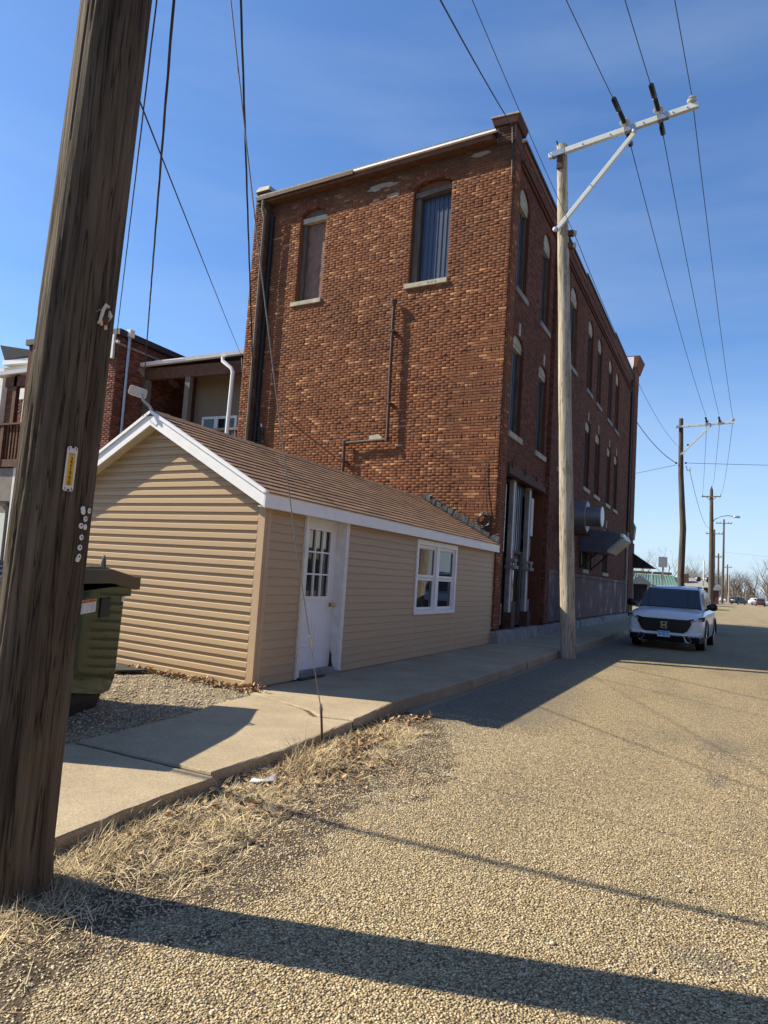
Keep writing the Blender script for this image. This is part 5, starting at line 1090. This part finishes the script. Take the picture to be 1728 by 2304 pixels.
# ------------------------------------------------------------------ parked SUV and distant cars
def loft(secs, caps=True):
    mb = MB(); n = len(secs[0]); V = [p for s in secs for p in s]
    F = [(i * n + k, i * n + (k + 1) % n, (i + 1) * n + (k + 1) % n, (i + 1) * n + k) for i in range(len(secs) - 1) for k in range(n)]
    if caps: F += [tuple(range(n))[::-1], tuple(range((len(secs) - 1) * n, len(secs) * n))]
    return mb.add(V, F, True)
def body_section(y, w, zb, zs, zc):
    h = [(.0, zb), (w * .86, zb), (w * .97, zb + .07), (w, zb + (zs - zb) * .35), (w * 1.0, zb + (zs - zb) * .62), (w * .975, zs - .06), (w * .90, zs), (w * .55, zs + (zc - zs) * .75), (0, zc)]
    return [(x, y, z) for x, z in h] + [(-x, y, z) for x, z in h[-2:0:-1]]
def car(root, body_mat, detail=True, H=1.0, glass='glass_dark'):
    S = [(.00, .74, .36, .80, .84), (.02, .80, .30, .84, .88), (.08, .88, .25, .90, .94), (.25, .925, .23, .96, 1.0), (.7, .935, .22, 1.00, 1.05), (1.15, .935, .22, 1.03, 1.10), (2.0, .935, .22, 1.05, 1.10), (3.2, .935, .22, 1.06, 1.10), (4.2, .92, .24, 1.06, 1.08), (4.55, .86, .32, 1.02, 1.05), (4.64, .72, .42, .92, .96)]
    b = loft([body_section(*s) for s in S]).build('body', body_mat, root, local=True)
    sb = b.modifiers.new('sub', 'SUBSURF'); sb.levels = 1; sb.render_levels = 1
    def gh(y, w, z, z0): return [(0, y, z0), (w * 1.12, y, z0), (w * 1.06, y, z0 + (z - z0) * .5), (w, y, z - .05), (w * .86, y, z), (0, y, z + .02), (-w * .86, y, z), (-w, y, z - .05), (-w * 1.06, y, z0 + (z - z0) * .5), (-w * 1.12, y, z0)]
    G = [(1.02, .80, 1.07, 1.02), (1.35, .755, 1.30, 1.02), (1.72, .70, 1.575, 1.02), (1.95, .69, 1.635, 1.02), (2.6, .69, 1.67, 1.02), (3.6, .67, 1.64, 1.02), (4.15, .68, 1.52, 1.02), (4.50, .76, 1.12, 1.02)]
    loft([gh(*g) for g in G]).build('cabin', body_mat, root, local=True)
    ws = MB().add([(-.79, .995, 1.075), (.79, .995, 1.075), (.66, 1.69, 1.585), (-.66, 1.69, 1.585)], [(0, 1, 2, 3)]).add([(-.79, 1.03, 1.06), (.79, 1.03, 1.06), (.66, 1.72, 1.56), (-.66, 1.72, 1.56)], [(3, 2, 1, 0)])
    ws.build('windshield', glass, root, local=True)
    for s in (-1, 1):
        for y0, y1 in ((1.45, 2.45), (2.52, 3.45)):
            a = lambda y, z: (s * (.845 - (z - 1.12) * .21 + .012), y, z)
            P = [a(y0 + (0 if y0 > 2 else 0), 1.12), a(y1, 1.12), a(y1, 1.53), a(y0 + (.30 if y0 < 2 else 0), 1.53)]
            MB().add(P, [(0, 1, 2, 3) if s > 0 else (3, 2, 1, 0)]).build('side_window', glass, root, local=True)
    MB().add([(-.68, 4.54, 1.12), (.68, 4.54, 1.12), (.58, 4.19, 1.5), (-.58, 4.19, 1.5)], [(3, 2, 1, 0)]).build('rear_window', glass, root, local=True)
    for y in (.93, 3.63):
        for s in (-1, 1):
            w = MB().lathe((s * .675, y, .36), (s, 0, 0), [(0, .28), (.01, .34), (.03, .36), (.22, .36), (.24, .34), (.245, .25)], 24).build('wheel', 'black', root, local=True)
            MB().lathe((s * .92, y, .36), (s, 0, 0), [(-.02, .25), (.0, .24), (.005, .08), (.02, .05), (.025, .01)], 16).build('rim', 'galv', w, local=True)
            MB().tube([(s * .925, y + .44 * math.cos(t), .36 + .43 * math.sin(t)) for t in [math.pi * k / 14 for k in range(15)]], .035, 6).build('wheel_arch', 'car_black', root, local=True)
    if not detail: 
        for s in (-1, 1): MB().box((s * .55, -.01, .68), (s * .80, .12, .80)).build('headlight', 'lamp_glass', root, local=True)
        return
    # front: black grille, lamps, bumper
    MB().prism([(-.56, -.05, .80), (.56, -.05, .80), (.66, -.05, .72), (.56, -.05, .52), (.46, -.05, .46), (-.46, -.05, .46), (-.56, -.05, .52), (-.66, -.05, .72)], (0, .25, 0)).build('grille', 'car_black', root, local=True, bevel=.012)
    gr = MB()
    for k in range(6): gr.box((-.60 + .012 * (5 - k), -.056, .53 + k * .043), (.60 - .012 * (5 - k), -.0505, .54 + k * .043))
    gr.build('grille_mesh', 'black', root, local=True)
    em = MB().box((-.060, -.070, .575), (-.036, -.058, .70)).box((.036, -.070, .575), (.060, -.058, .70)).box((-.036, -.070, .625), (.036, -.058, .65))
    em.tube([(-.085, -.062, .715), (.085, -.062, .715), (.072, -.062, .56), (-.072, -.062, .56), (-.085, -.062, .715)], .007, 6); em.build('emblem', 'chrome', root, local=True)
    for s in (-1, 1):
        hl = MB().hexa([(s * .58, -.055, .735), (s * .93, .12, .79), (s * .93, .34, .79), (s * .58, .16, .735), (s * .54, -.058, .80), (s * .945, .16, .905), (s * .945, .42, .905), (s * .54, .2, .80)]).build('headlight', 'car_black', root, local=True, bevel=.008)
        MB().hexa([(s * .64, -.034, .752), (s * .88, .085, .79), (s * .88, .2, .79), (s * .64, .1, .752), (s * .63, -.040, .785), (s * .90, .095, .85), (s * .90, .2, .85), (s * .63, .1, .785)]).build('lens', 'lamp_glass', hl, local=True)
        MB().tube([(s * .47, -.045, .40), (s * .56, -.045, .41), (s * .66, .0, .28), (s * .60, -.03, .22), (s * .53, -.045, .24), (s * .47, -.045, .40)], .018, 6).build('fog_surround', 'chrome', root, local=True)
        MB().prism([(s * .48, -.03, .39), (s * .55, -.03, .40), (s * .64, .01, .28), (s * .59, -.02, .23), (s * .53, -.03, .25)], (0, .05, 0)).build('fog_lamp', 'car_black', root, local=True)
        mr = loft([[(s * (.90 + dx), 1.18 + dy + .045 * q * math.cos(a), 1.155 + .10 * q * math.sin(a)) for a in [2 * math.pi * k / 12 for k in range(12)]] for dx, dy, q in ((.0, 0, .3), (.06, 0, .75), (.14, .01, 1), (.22, .03, .9), (.26, .05, .4))]).build('mirror', 'car_black', root, local=True)
        MB().tube([(s * .86, 1.2, 1.06), (s * .95, 1.2, 1.10)], .03, 6).build('mirror_foot', 'car_black', mr, local=True)
    MB().hexa([(-.84, .0, .22), (.84, .0, .22), (.90, .5, .22), (-.90, .5, .22), (-.84, -.035, .38), (.84, -.035, .38), (.945, .45, .42), (-.945, .45, .42)]).build('lower_bumper', 'car_black', root, local=True, bevel=.02)
    MB().hexa([(-.80, -.045, .385), (.80, -.045, .385), (.88, .12, .385), (-.88, .12, .385), (-.80, -.040, .455), (.80, -.040, .455), (.92, .12, .50), (-.92, .12, .50)]).build('bumper_lip', body_mat, root, local=True, bevel=.015)
    pl = MB().box((-.155, -.085, .335), (.155, -.075, .49)).build('number_plate', 'plate_white', root, local=True, bevel=.004)
    MB().box((-.15, -.087, .44), (.15, -.0855, .485)).build('plate_band', 'plate_blue', pl, local=True)
    MB().box((-.12, -.087, .37), (-.06, -.0855, .43)).box((-.03, -.087, .37), (.05, -.0855, .44)).box((.07, -.087, .37), (.13, -.0855, .43)).build('plate_print', 'plate_blue', pl, local=True)
    MB().box((-.76, 1.12, 1.60), (.3, 1.13, 1.601)) if False else None
    for s in (-1, 1): MB().bar((s * .62, 1.9, 1.66), (s * .60, 3.7, 1.67), .03, .03).build('roof_rail', 'car_black', root, local=True)
    MB().bar((-.72, .985, 1.085), (-.05, .96, 1.10), .015, .02).bar((.0, .985, 1.085), (.66, .96, 1.10), .015, .02).build('wiper', 'black', root, local=True)
suv = thing('parked_car', 'white SUV with black grille parked facing us at the kerb in the building shadow', 'car')
car(suv, 'car_white'); suv.location = (-1.545, 20.05, 0.0); suv.rotation_euler = (0, 0, R(-3))
def far_car(label, mat, loc, rz):
    o = thing('parked_car', label, 'car', (0, 0, 0), 'cars far down the street'); car(o, mat, False); o.location = loc; o.rotation_euler = (0, 0, R(rz)); return o
MT['car_grey'] = M('dark_car_paint', (0.03, 0.032, 0.04), 0.2, 0.05, 2); MT['car_maroon'] = M('maroon_car_paint', (0.10, 0.03, 0.035), 0.25, 0.05, 2)
far_car('distant white car seen from its side at the end of the street', 'car_white', (-1.0, 186, .02), 92)
far_car('distant black car just right of the white one', 'car_grey', (2.6, 184, .02), 150)
far_car('distant maroon vehicle seen from behind near the right picture edge', 'car_maroon', (5.6, 176, .02), 180)
far_car('distant pale car at the right picture edge beyond the maroon one', 'car_white', (8.2, 190, .02), 95)

# ------------------------------------------------------------------ buildings to the left
lb = thing('brick_house', 'left brick building with dark side wall, pale parapet corner and white pipe, behind the shed', 'building', (-16.3, 14.9, 0))
LX = -16.3
MB().box((-20.2, 14.92, 0), (LX - .012, 30, 7.95)).build('wall', 'mortar_red', lb)
wall_bricks('side_brickwork', 'brick_old', lb, (LX - .012, 0, 0), (0, 1, 0), (1, 0, 0), lay(14.93, 21.5, 2.5, 7.95, [], False), proud=.010, jit=.003)
wall_bricks('front_brickwork', 'brick_old', lb, (LX - .012, 14.92, 0), (-1, 0, 0), (0, -1, 0), lay(0, 3.7, 2.5, 7.95, [], False), proud=.010, jit=.003)
MB().box((-20.3, 14.85, 7.96), (LX + .06, 30.1, 8.14)).build('parapet_cap', 'tar', lb)
MB().box((LX + .002, 14.9, 7.66), (LX + .045, 30, 7.72)).build('string_course', 'stone_grey', lb)
MB().box((-16.75, 14.80, 7.25), (LX - .1, 14.90, 7.95)).build('corner_block', 'white_old', lb)
MB().box((-16.6, 14.82, 7.70), (LX + .03, 14.92, 7.78)).build('white_trim', 'white', lb)
MB().tube([(LX + .08, 15.25, 4.5), (LX + .08, 15.22, 8.05)], .045, 8).build('pipe', 'galv', lb); MB().box((LX + .0, 15.15, 7.98), (LX + .16, 15.33, 8.20)).build('pipe_head', 'white', lb)
for s0, s1, z0, z1 in ((15.7, 16.8, 6.9, 7.4), (17.0, 17.6, 7.0, 7.3)):
    P = [(LX + .003, (s0 + s1) / 2 + (s1 - s0) / 2 * math.cos(a) * random.uniform(.6, 1), (z0 + z1) / 2 + (z1 - z0) / 2 * math.sin(a) * random.uniform(.6, 1)) for a in [2 * math.pi * k / 14 for k in range(14)]]
    MB().prism(P, (.006, 0, 0)).build('mortar_patch', 'mortar_light', lb)
# porch wing between it and the tall building
MT['tan_light'] = M('tan_stucco', (0.22, 0.175, 0.125), 0.9, 0.1, 2)
pw_ = thing('porch_wing', 'covered upstairs porch with white gutter and downspout between the two brick buildings', 'porch', (-14.5, 16.2, 0))
MB().box((-16.28, 16.12, 0), (-12.5, 18.4, 4.6)).build('lower_wall', 'grey_wall', pw_)
MB().box((-16.28, 18.2, 4.6), (-12.45, 18.4, 7.3)).box((-15.0, 16.9, 4.6), (-12.4, 17.0, 7.2)).build('back_wall', 'tan_light', pw_)
MB().hexa([(-16.9, 15.95, 7.33), (-12.42, 15.95, 7.45), (-12.42, 18.5, 7.95), (-16.9, 18.5, 7.95), (-16.9, 15.95, 7.37), (-12.42, 15.95, 7.49), (-12.42, 18.5, 8.0), (-16.9, 18.5, 8.0)]).build('roof', 'tar', pw_)
cr_ = MB()
for i in range(44): cr_.bar((-16.85 + i * .101, 15.96, 7.39 + i * .0027), (-16.85 + i * .101, 18.4, 7.99), .045, .03)
cr_.build('roof_corrugation', 'tar', pw_)
MB().hexa([(-16.85, 15.82, 7.27), (-12.44, 15.82, 7.385), (-12.44, 15.95, 7.385), (-16.85, 15.95, 7.27), (-16.85, 15.80, 7.37), (-12.44, 15.80, 7.485), (-12.44, 15.95, 7.485), (-16.85, 15.95, 7.37)]).build('gutter', 'white', pw_)
MB().box((-15.7, 15.80, 7.385), (-14.6, 15.95, 7.41)).build('gutter_guard', 'white', pw_)
MB().box((-16.28, 16.0, 6.90), (-12.45, 16.15, 7.25)).build('beam', 'porch_wood', pw_)
MB().box((-14.65, 16.0, 4.6), (-14.47, 16.15, 6.897)).build('post', 'grey_wood', pw_); MB().box((-16.26, 16.0, 4.6), (-16.1, 16.15, 6.897)).build('post', 'grey_wood', pw_)
MB().box((-15.12, 16.5, 4.6), (-15.02, 18.19, 7.2)).build('partition', 'porch_wood', pw_)
pwin = MB().box((-14.62, 16.84, 4.95), (-13.3, 16.898, 5.02)).box((-14.62, 16.84, 5.80), (-13.3, 16.898, 5.88)).box((-14.62, 16.84, 5.022), (-14.54, 16.898, 5.798)).box((-13.38, 16.84, 5.022), (-13.3, 16.898, 5.798)).box((-14.14, 16.84, 5.022), (-14.0, 16.898, 5.798)).build('window_frame', 'white', pw_)
MB().box((-14.53, 16.86, 5.022), (-14.15, 16.898, 5.798)).build('pane', 'glass_dark', pwin); MB().box((-13.99, 16.86, 5.022), (-13.39, 16.898, 5.798)).build('pane', 'glass_dark', pwin)
MB().box((-16.1, 16.02, 5.25), (-12.5, 16.12, 5.32)).build('rail', 'tan_board', pw_)
for i in range(32): MB().box((-16.05 + i * .112, 16.045, 4.6), (-16.01 + i * .112, 16.085, 5.247)).build('baluster', 'porch_wood', pw_)
MB().tube([(-13.15, 15.80, 7.32), (-13.13, 15.78, 7.20), (-12.80, 15.78, 6.97), (-12.74, 15.78, 6.85), (-12.78, 15.78, 4.4)], .055, 8).build('downspout', 'white', pw_)

# far-left house with wooden deck
fh = thing('deck_house', 'brick house with brown wooden deck at the left edge, seen past the dark pole', 'house', (-22.5, 16.3, 0))
MB().box((-25.0, 17.42, 0), (-17.5, 26, 8.3)).build('wall', 'mortar_light', fh)
wall_bricks('brickwork', 'brick_old', fh, (-17.5, 17.42, 0), (-1, 0, 0), (0, -1, 0), lay(0, 7.2, 3.2, 8.25, [], False), proud=.012)
MB().hexa([(-23.4, 16.1, 7.50), (-17.6, 16.1, 7.62), (-17.6, 17.5, 7.62), (-23.4, 17.5, 7.50), (-23.4, 16.1, 7.56), (-17.6, 16.1, 7.68), (-17.6, 17.5, 7.9), (-23.4, 17.5, 7.8)]).build('porch_roof', 'soffit', fh)
MB().hexa([(-23.4, 15.98, 7.48), (-17.6, 15.98, 7.60), (-17.6, 16.1, 7.60), (-23.4, 16.1, 7.48), (-23.4, 15.96, 7.60), (-17.6, 15.96, 7.72), (-17.6, 16.1, 7.72), (-23.4, 16.1, 7.60)]).build('gutter', 'white', fh)
MB().box((-24.4, 17.0, 8.25), (-17.6, 17.38, 8.42)).build('upper_gutter', 'white', fh); MB().box((-24.2, 17.2, 7.95), (-17.6, 17.39, 8.24)).build('clapboard', 'white_old', fh)
MB().hexa([(-24.3, 17.0, 8.43), (-18.0, 17.0, 8.43), (-18.0, 24, 8.43), (-24.3, 24, 8.43), (-24.5, 16.9, 8.98), (-22.0, 16.9, 8.52), (-22.0, 24, 8.52), (-24.5, 24, 8.98)]).build('upper_roof', 'tar', fh)
MB().box((-22.46, 16.15, 4.3), (-22.3, 16.3, 7.5)).build('post', 'porch_wood', fh); MB().box((-22.9, 16.15, 7.1), (-17.6, 16.3, 7.45)).build('beam', 'porch_wood', fh)
MB().box((-23.6, 15.9, 4.25), (-17.6, 17.4, 4.5)).build('deck', 'porch_wood', fh)
MB().hexa([(-23.6, 15.85, 5.68), (-17.6, 15.85, 5.68), (-17.6, 16.1, 5.72), (-23.6, 16.1, 5.72), (-23.6, 15.85, 5.74), (-17.6, 15.85, 5.74), (-17.6, 16.1, 5.78), (-23.6, 16.1, 5.78)]).build('handrail', 'porch_wood', fh)
for i in range(20): MB().box((-23.5 + i * .16, 15.93, 4.5), (-23.44 + i * .16, 15.99, 5.677)).build('baluster', 'porch_wood', fh)
MB().box((-22.5, 15.88, 4.3), (-22.34, 16.04, 5.67)).build('newel', 'porch_wood', fh)
MB().box((-23.75, 17.3, 7.0), (-22.3, 17.405, 7.40)).build('shutter_board', 'white', fh); wf = MB().box((-23.45, 17.30, 6.0), (-22.3, 17.405, 6.95)).build('window_frame', 'white', fh); MB().box((-23.35, 17.29, 6.1), (-22.4, 17.298, 6.85)).build('pane', 'glass_dark', wf)
MB().box((-25.0, 17.2, 3.0), (-24.55, 17.415, 8.2)).build('corner_board', 'white_old', fh)
MB().box((-23.5, 16.9, 0), (-17.8, 17.39, 3.0)).box((-23.5, 16.0, 3.1), (-21.78, 17.3, 4.22)).build('grey_bay', 'grey_wall', fh)
MB().box((-23.5, 16.82, .1), (-22.1, 16.895, 2.75)).build('garage_door', 'fibre', fh)
MB().box((-21.78, 16.0, .1), (-21.62, 16.16, 4.3)).build('white_post', 'white_old', fh); MB().box((-22.02, 16.05, .1), (-21.9, 16.15, 3.05)).build('dark_trim', 'ink', fh)

# ------------------------------------------------------------------ far end of the street
gb_ = thing('green_roof_building', 'low building with green metal roof beyond the parked SUV', 'building', (-8, 76, 0))
MB().box((-16, 76, 0), (-5.0, 90, 2.2)).build('wall', 'tan_board', gb_)
MB().hexa([(-16, 75.2, 2.1), (-4.45, 75.2, 2.15), (-4.45, 90, 2.15), (-16, 90, 2.1), (-15, 80, 3.35), (-5.6, 80, 3.3), (-5.6, 88, 3.3), (-15, 88, 3.35)]).build('roof', 'green_roof', gb_)
rbm = MB()
for i in range(40): rbm.bar((-15.6 + i * .28, 75.22, 2.16), (-14.7 + i * .235, 79.98, 3.36), .05, .06)
rbm.build('roof_seam', 'green_roof', gb_)
MB().box((-15, 80, 3.36), (-5.6, 80.4, 3.62)).build('ridge_band', 'rust', gb_)
MB().prism([(-9.3, 74.6, 2.2), (-8.1, 74.6, 3.05), (-6.9, 74.6, 2.2)], (0, 1.2, 0)).build('gable', 'metal_blue', gb_); MB().box((-9.1, 74.7, 0), (-8.8, 75, 2.2)).box((-7.4, 74.7, 0), (-7.1, 75, 2.2)).build('porch_post', 'tan_board', gb_)
MB().box((-8.7, 75.1, .1), (-7.5, 75.18, 2.1)).build('doorway', 'glass_dark', gb_)
ch = thing('brick_chimney_house', 'red brick house with grey roof and chimney behind the lamp pole', 'house', (-4, 118, 0))
MB().box((-8.5, 118, 0), (-3.2, 126, 2.7)).build('wall', 'brick_red', ch); MB().hexa([(-8.8, 117.6, 2.7), (-2.9, 117.6, 2.7), (-2.9, 126.4, 2.7), (-8.8, 126.4, 2.7), (-8.8, 121.6, 4.1), (-3.6, 121.6, 4.1), (-3.6, 122.2, 4.1), (-8.8, 122.2, 4.1)]).build('roof', 'stone_grey', ch); MB().box((-6.6, 119, 3), (-5.9, 119.8, 4.6)).build('chimney', 'rust', ch)
ch2 = thing('brick_house', 'small red brick house with pale gable roof right of the lamp pole', 'house', (-3, 150, 0))
MB().box((-5.4, 150, 0), (-2.2, 156, 2.6)).build('wall', 'brick_red', ch2); MB().hexa([(-5.7, 149.6, 2.6), (-1.9, 149.6, 2.6), (-1.9, 156.4, 2.6), (-5.7, 156.4, 2.6), (-5.0, 149.6, 3.7), (-4.2, 149.6, 3.7), (-4.2, 156.4, 3.7), (-5.0, 156.4, 3.7)]).build('roof', 'stone_grey', ch2); MB().box((-3.9, 149.9, .7), (-3.1, 149.98, 1.8)).build('window', 'fibre', ch2)
ts = thing('traffic_sign', 'back of a rectangular traffic sign on a dark post above the SUV roof', 'sign', (-4.35, 54, 0))
MB().box((-4.42, 54, 0), (-4.30, 54.08, 4.0)).build('post', 'galv', ts); MB().box((-4.66, 53.94, 3.25), (-4.08, 53.99, 3.98)).build('sign_plate', 'galv', ts)
shape('sign_post', 'galv', 'bare dark post with a bent top left of the traffic sign', 'post', MB().tube([(-5.1, 54.3, 0), (-5.1, 54.3, 2.6), (-5.06, 54.3, 2.85), (-4.98, 54.3, 2.95)], .05, 8))
ss = thing('stop_sign', 'back of an octagonal stop sign at the far junction', 'sign', (-2.4, 160, 0))
MB().box((-2.5, 158, 0), (-2.38, 158.1, 3.9)).build('post', 'tan_board', ss); MB().lathe((-2.44, 157.98, 3.3), (0, -1, 0), [(0, .62), (.03, .62), (.04, .01)], 8).build('sign_plate', 'galv', ss)
rx = thing('crossing_signal', 'railway crossing signal mast with two hooded black lamps', 'signal', (-3.6, 112, 0))
MB().tube([(-3.6, 112, 0), (-3.6, 112, 6.4)], .10, 8).build('mast', 'fibre', rx)
for x in (-4.25, -3.0): l_ = MB().lathe((x, 111.8, 3.75), (0, -1, 0), [(0, .36), (.04, .36), (.05, .12), (.4, .15)], 14).build('lamp', 'ink', rx); MB().lathe((x - .2, 111.8, 3.78), (-1, 0, .1), [(0, .2), (.2, .22)], 10).build('hood', 'plate_white', l_)
MB().bar((-4.3, 112, 3.75), (-2.95, 112, 3.75), .1, .1).build('lamp_bar', 'ink', rx)

# ------------------------------------------------------------------ bare trees
def tree_mesh(seed, height, depth=5, spread=.55, r0=None, twigs=True):
    rs = random.Random(seed); trunk = MB(); crown = MB()
    def grow(p, d, l, r, k):
        n = 3; pts = [p]; q = p.copy(); dd = d.copy()
        for i in range(n):
            dd = (dd + Vector((rs.uniform(-.16, .16), rs.uniform(-.16, .16), rs.uniform(-.02, .14)))).normalized(); q = q + dd * l / n; pts.append(q.copy())
        rr = [r * (1 - .4 * i / n) for i in range(n + 1)]
        (trunk if k >= depth - 1 else crown).tube(pts, rr, 5 if k >= depth - 1 else 3, False)
        if k == 0: return
        for c in range(rs.choice((2, 3, 3, 4)) if k < depth else rs.choice((4, 5))):
            a = rs.uniform(0, 6.28); t = rs.uniform(.45, 1.0) if c else 1.0; pos_ = pts[0].lerp(pts[-1], t) if t < 1 else pts[-1]
            nd = (dd * .75 + Vector((math.cos(a), math.sin(a), rs.uniform(-.1, .5))) * spread).normalized()
            grow(pos_, nd, l * rs.uniform(.58, .78), rr[-1] * rs.uniform(.55, .75), k - 1)
    grow(Vector((0, 0, 0)), Vector((0, 0, 1)), height * .30, r0 or height * .022, depth)
    return trunk, crown
protos = []
def make_tree(seed, h, label, loc, spread=.55, group=None):
    t, c = tree_mesh(seed, h, 5, spread); o = thing('bare_tree', label, 'tree', (0, 0, 0), group)
    t.build('trunk', 'bark', o, local=True); c.build('crown', 'twig', o, local=True); o.location = loc; return o
GT = 'bare trees beyond the far houses'
base = [make_tree(3, 11, 'bare grey tree showing between the canopy and the dark far pole', (-11.5, 112, 0), .6, GT), make_tree(8, 9, 'pale bare tree behind the crossing signal mast', (-5.3, 122, 0), .5, GT), make_tree(21, 12, 'bare tree just left of the dark far pole', (-9.2, 128, 0), .6, GT)]
for i, (x, y, s, rz, lab) in enumerate([(-14, 118, 1.0, 40, 'bare tree rising behind the left end of the green roof'), (-7.2, 140, 1.15, 100, 'bare tree just right of the dark far pole'), (-6.4, 165, 1.1, 200, 'bare tree left of the lamp pole, behind the brick house'), (-4.9, 180, 1.2, 300, 'bare tree directly behind the lamp pole'), (-3.4, 205, 1.1, 150, 'bare tree right of the lamp pole behind the short pole')]):
    o = copy_tree(base[i % 3]); o.location = (x, y, 0); o.scale = (s, s, s); o.rotation_euler = (0, 0, R(rz)); o['label'] = lab
wood = MB()
protoW = [tree_mesh(100 + i, 11, 4, .7) for i in range(4)]
for i in range(150):
    t, c = protoW[i % 4]; x = random.uniform(-16, 52); y = random.uniform(235, 330); s = random.uniform(.85, 1.5) * (1 + .2 * (x > 6)); a = random.uniform(0, 6.28); ca, sa = math.cos(a) * s, math.sin(a) * s
    for mbx in (t, c): wood.add([(x + vx * ca - vy * sa, y + vx * sa + vy * ca, vz * s) for vx, vy, vz in mbx.v], mbx.f)
wo = wood.build('bare_woods', 'twig', kind='stuff'); tag(wo, 'leafless grey-brown wood closing the far end of the street', 'woods')
br_ = MB()
for i in range(2600):
    x = random.uniform(-20, 60); y = random.uniform(228, 250); h = random.uniform(1.0, 4.2); br_.bar((x, y, 0), (x + random.uniform(-1, 1), y + random.uniform(-.5, .5), h), .05, .05)
bo = br_.build('undergrowth', 'twig', kind='stuff'); tag(bo, 'brown brushwood at the foot of the far wood', 'undergrowth')

# ------------------------------------------------------------------ across the street: what the shed windows mirror, and added shading blocks
ah = thing('white_house', 'pale house with white gable roof across the street, mirrored in the shed windows', 'house', (20, 42, 0))
MB().box((15, 36, 0), (23, 50, 2.9)).build('wall', 'patina', ah); MB().hexa([(14.6, 35.6, 2.9), (23.4, 35.6, 2.9), (23.4, 50.4, 2.9), (14.6, 50.4, 2.9), (14.6, 42, 4.6), (23.4, 42, 4.6), (23.4, 43, 4.6), (14.6, 43, 4.6)]).build('roof', 'white', ah)
MB().box((14.9, 39, .2), (14.98, 41.4, 2.2)).box((14.9, 45, .9), (14.98, 47, 2.1)).build('window', 'glass_dark', ah)
ah2 = thing('white_carport', 'white-roofed carport across the street, mirrored in the shed door', 'carport', (13, 22, 0))
MB().hexa([(12, 24, 2.4), (17, 24, 2.4), (17, 32, 2.4), (12, 32, 2.4), (12, 27.8, 3.3), (17, 27.8, 3.3), (17, 28.2, 3.3), (12, 28.2, 3.3)]).build('roof', 'white', ah2)
for x, y in ((12.1, 24.1), (12.1, 31.9), (16.9, 24.1), (16.9, 31.9)): MB().box((x - .06, y - .06, 0), (x + .06, y + .06, 2.4)).build('post', 'white', ah2)
def shade_block(label, x0, x1, y0, y1, h, face):           # brick block with cornice and windows, added out of view to dim shaded walls
    o = thing('added_shade_block', label, 'building', ((x0 + x1) / 2, (y0 + y1) / 2, 0))
    MB().box((x0, y0, 0), (x1, y1, h)).build('wall', 'brick_red', o); MB().box((x0 - .12, y0 - .12, h + .002), (x1 + .12, y1 + .12, h + .3)).build('cornice', 'mortar_red', o)
    n_ = int(((y1 - y0) if face == 'x' else (x1 - x0)) / 2.6)
    for i in range(n_):
        for z0, z1 in ((.5, 2.7), (4.4, 6.3)):
            if z1 > h - .4: continue
            if face == 'x': a = y0 + 1 + i * 2.6; b_ = ((x0 - .04, a, z0), (x0 + .1, a + 1.3, z1)); c_ = ((x0 - .12, a - .1, z0 - .15), (x0 + .1, a + 1.4, z0 - .002))
            else: a = x0 + 1 + i * 2.6; b_ = ((a, y1 - .1, z0), (a + 1.3, y1 + .04, z1)); c_ = ((a - .1, y1 - .1, z0 - .15), (a + 1.4, y1 + .12, z0 - .002))
            w_ = MB().box(*b_).build('window', 'glass_dark', o); MB().box(*c_).build('sill', 'stone', w_)
    return o
shade_block('added unseen two-storey brick block across the street, dimming the shed wall in shade', 13, 25, -16, 23, 8.4, 'x')  # added out of view to cut sky light on the street-side walls
shade_block('added unseen low brick block behind the viewer, dimming the shade on the gable', -24, -4.5, -32, -13, 6.6, 'y')  # unseen block, added to darken the lap shadows on the gable
far_car('red car under the white carport, mirrored in the door panes', 'red', (13.2, 26.0, 0), 10)
t_ = copy_tree(base[0]); t_.location = (24, 30, 0); t_['label'] = 'bare tree across the street, mirrored in the shed windows'; t_.scale = (1, 1, 1)
t_ = copy_tree(base[2]); t_.location = (27, 55, 0); t_['label'] = 'bare tree beyond the white house, mirrored in the shed windows'; t_.scale = (1, 1, 1)
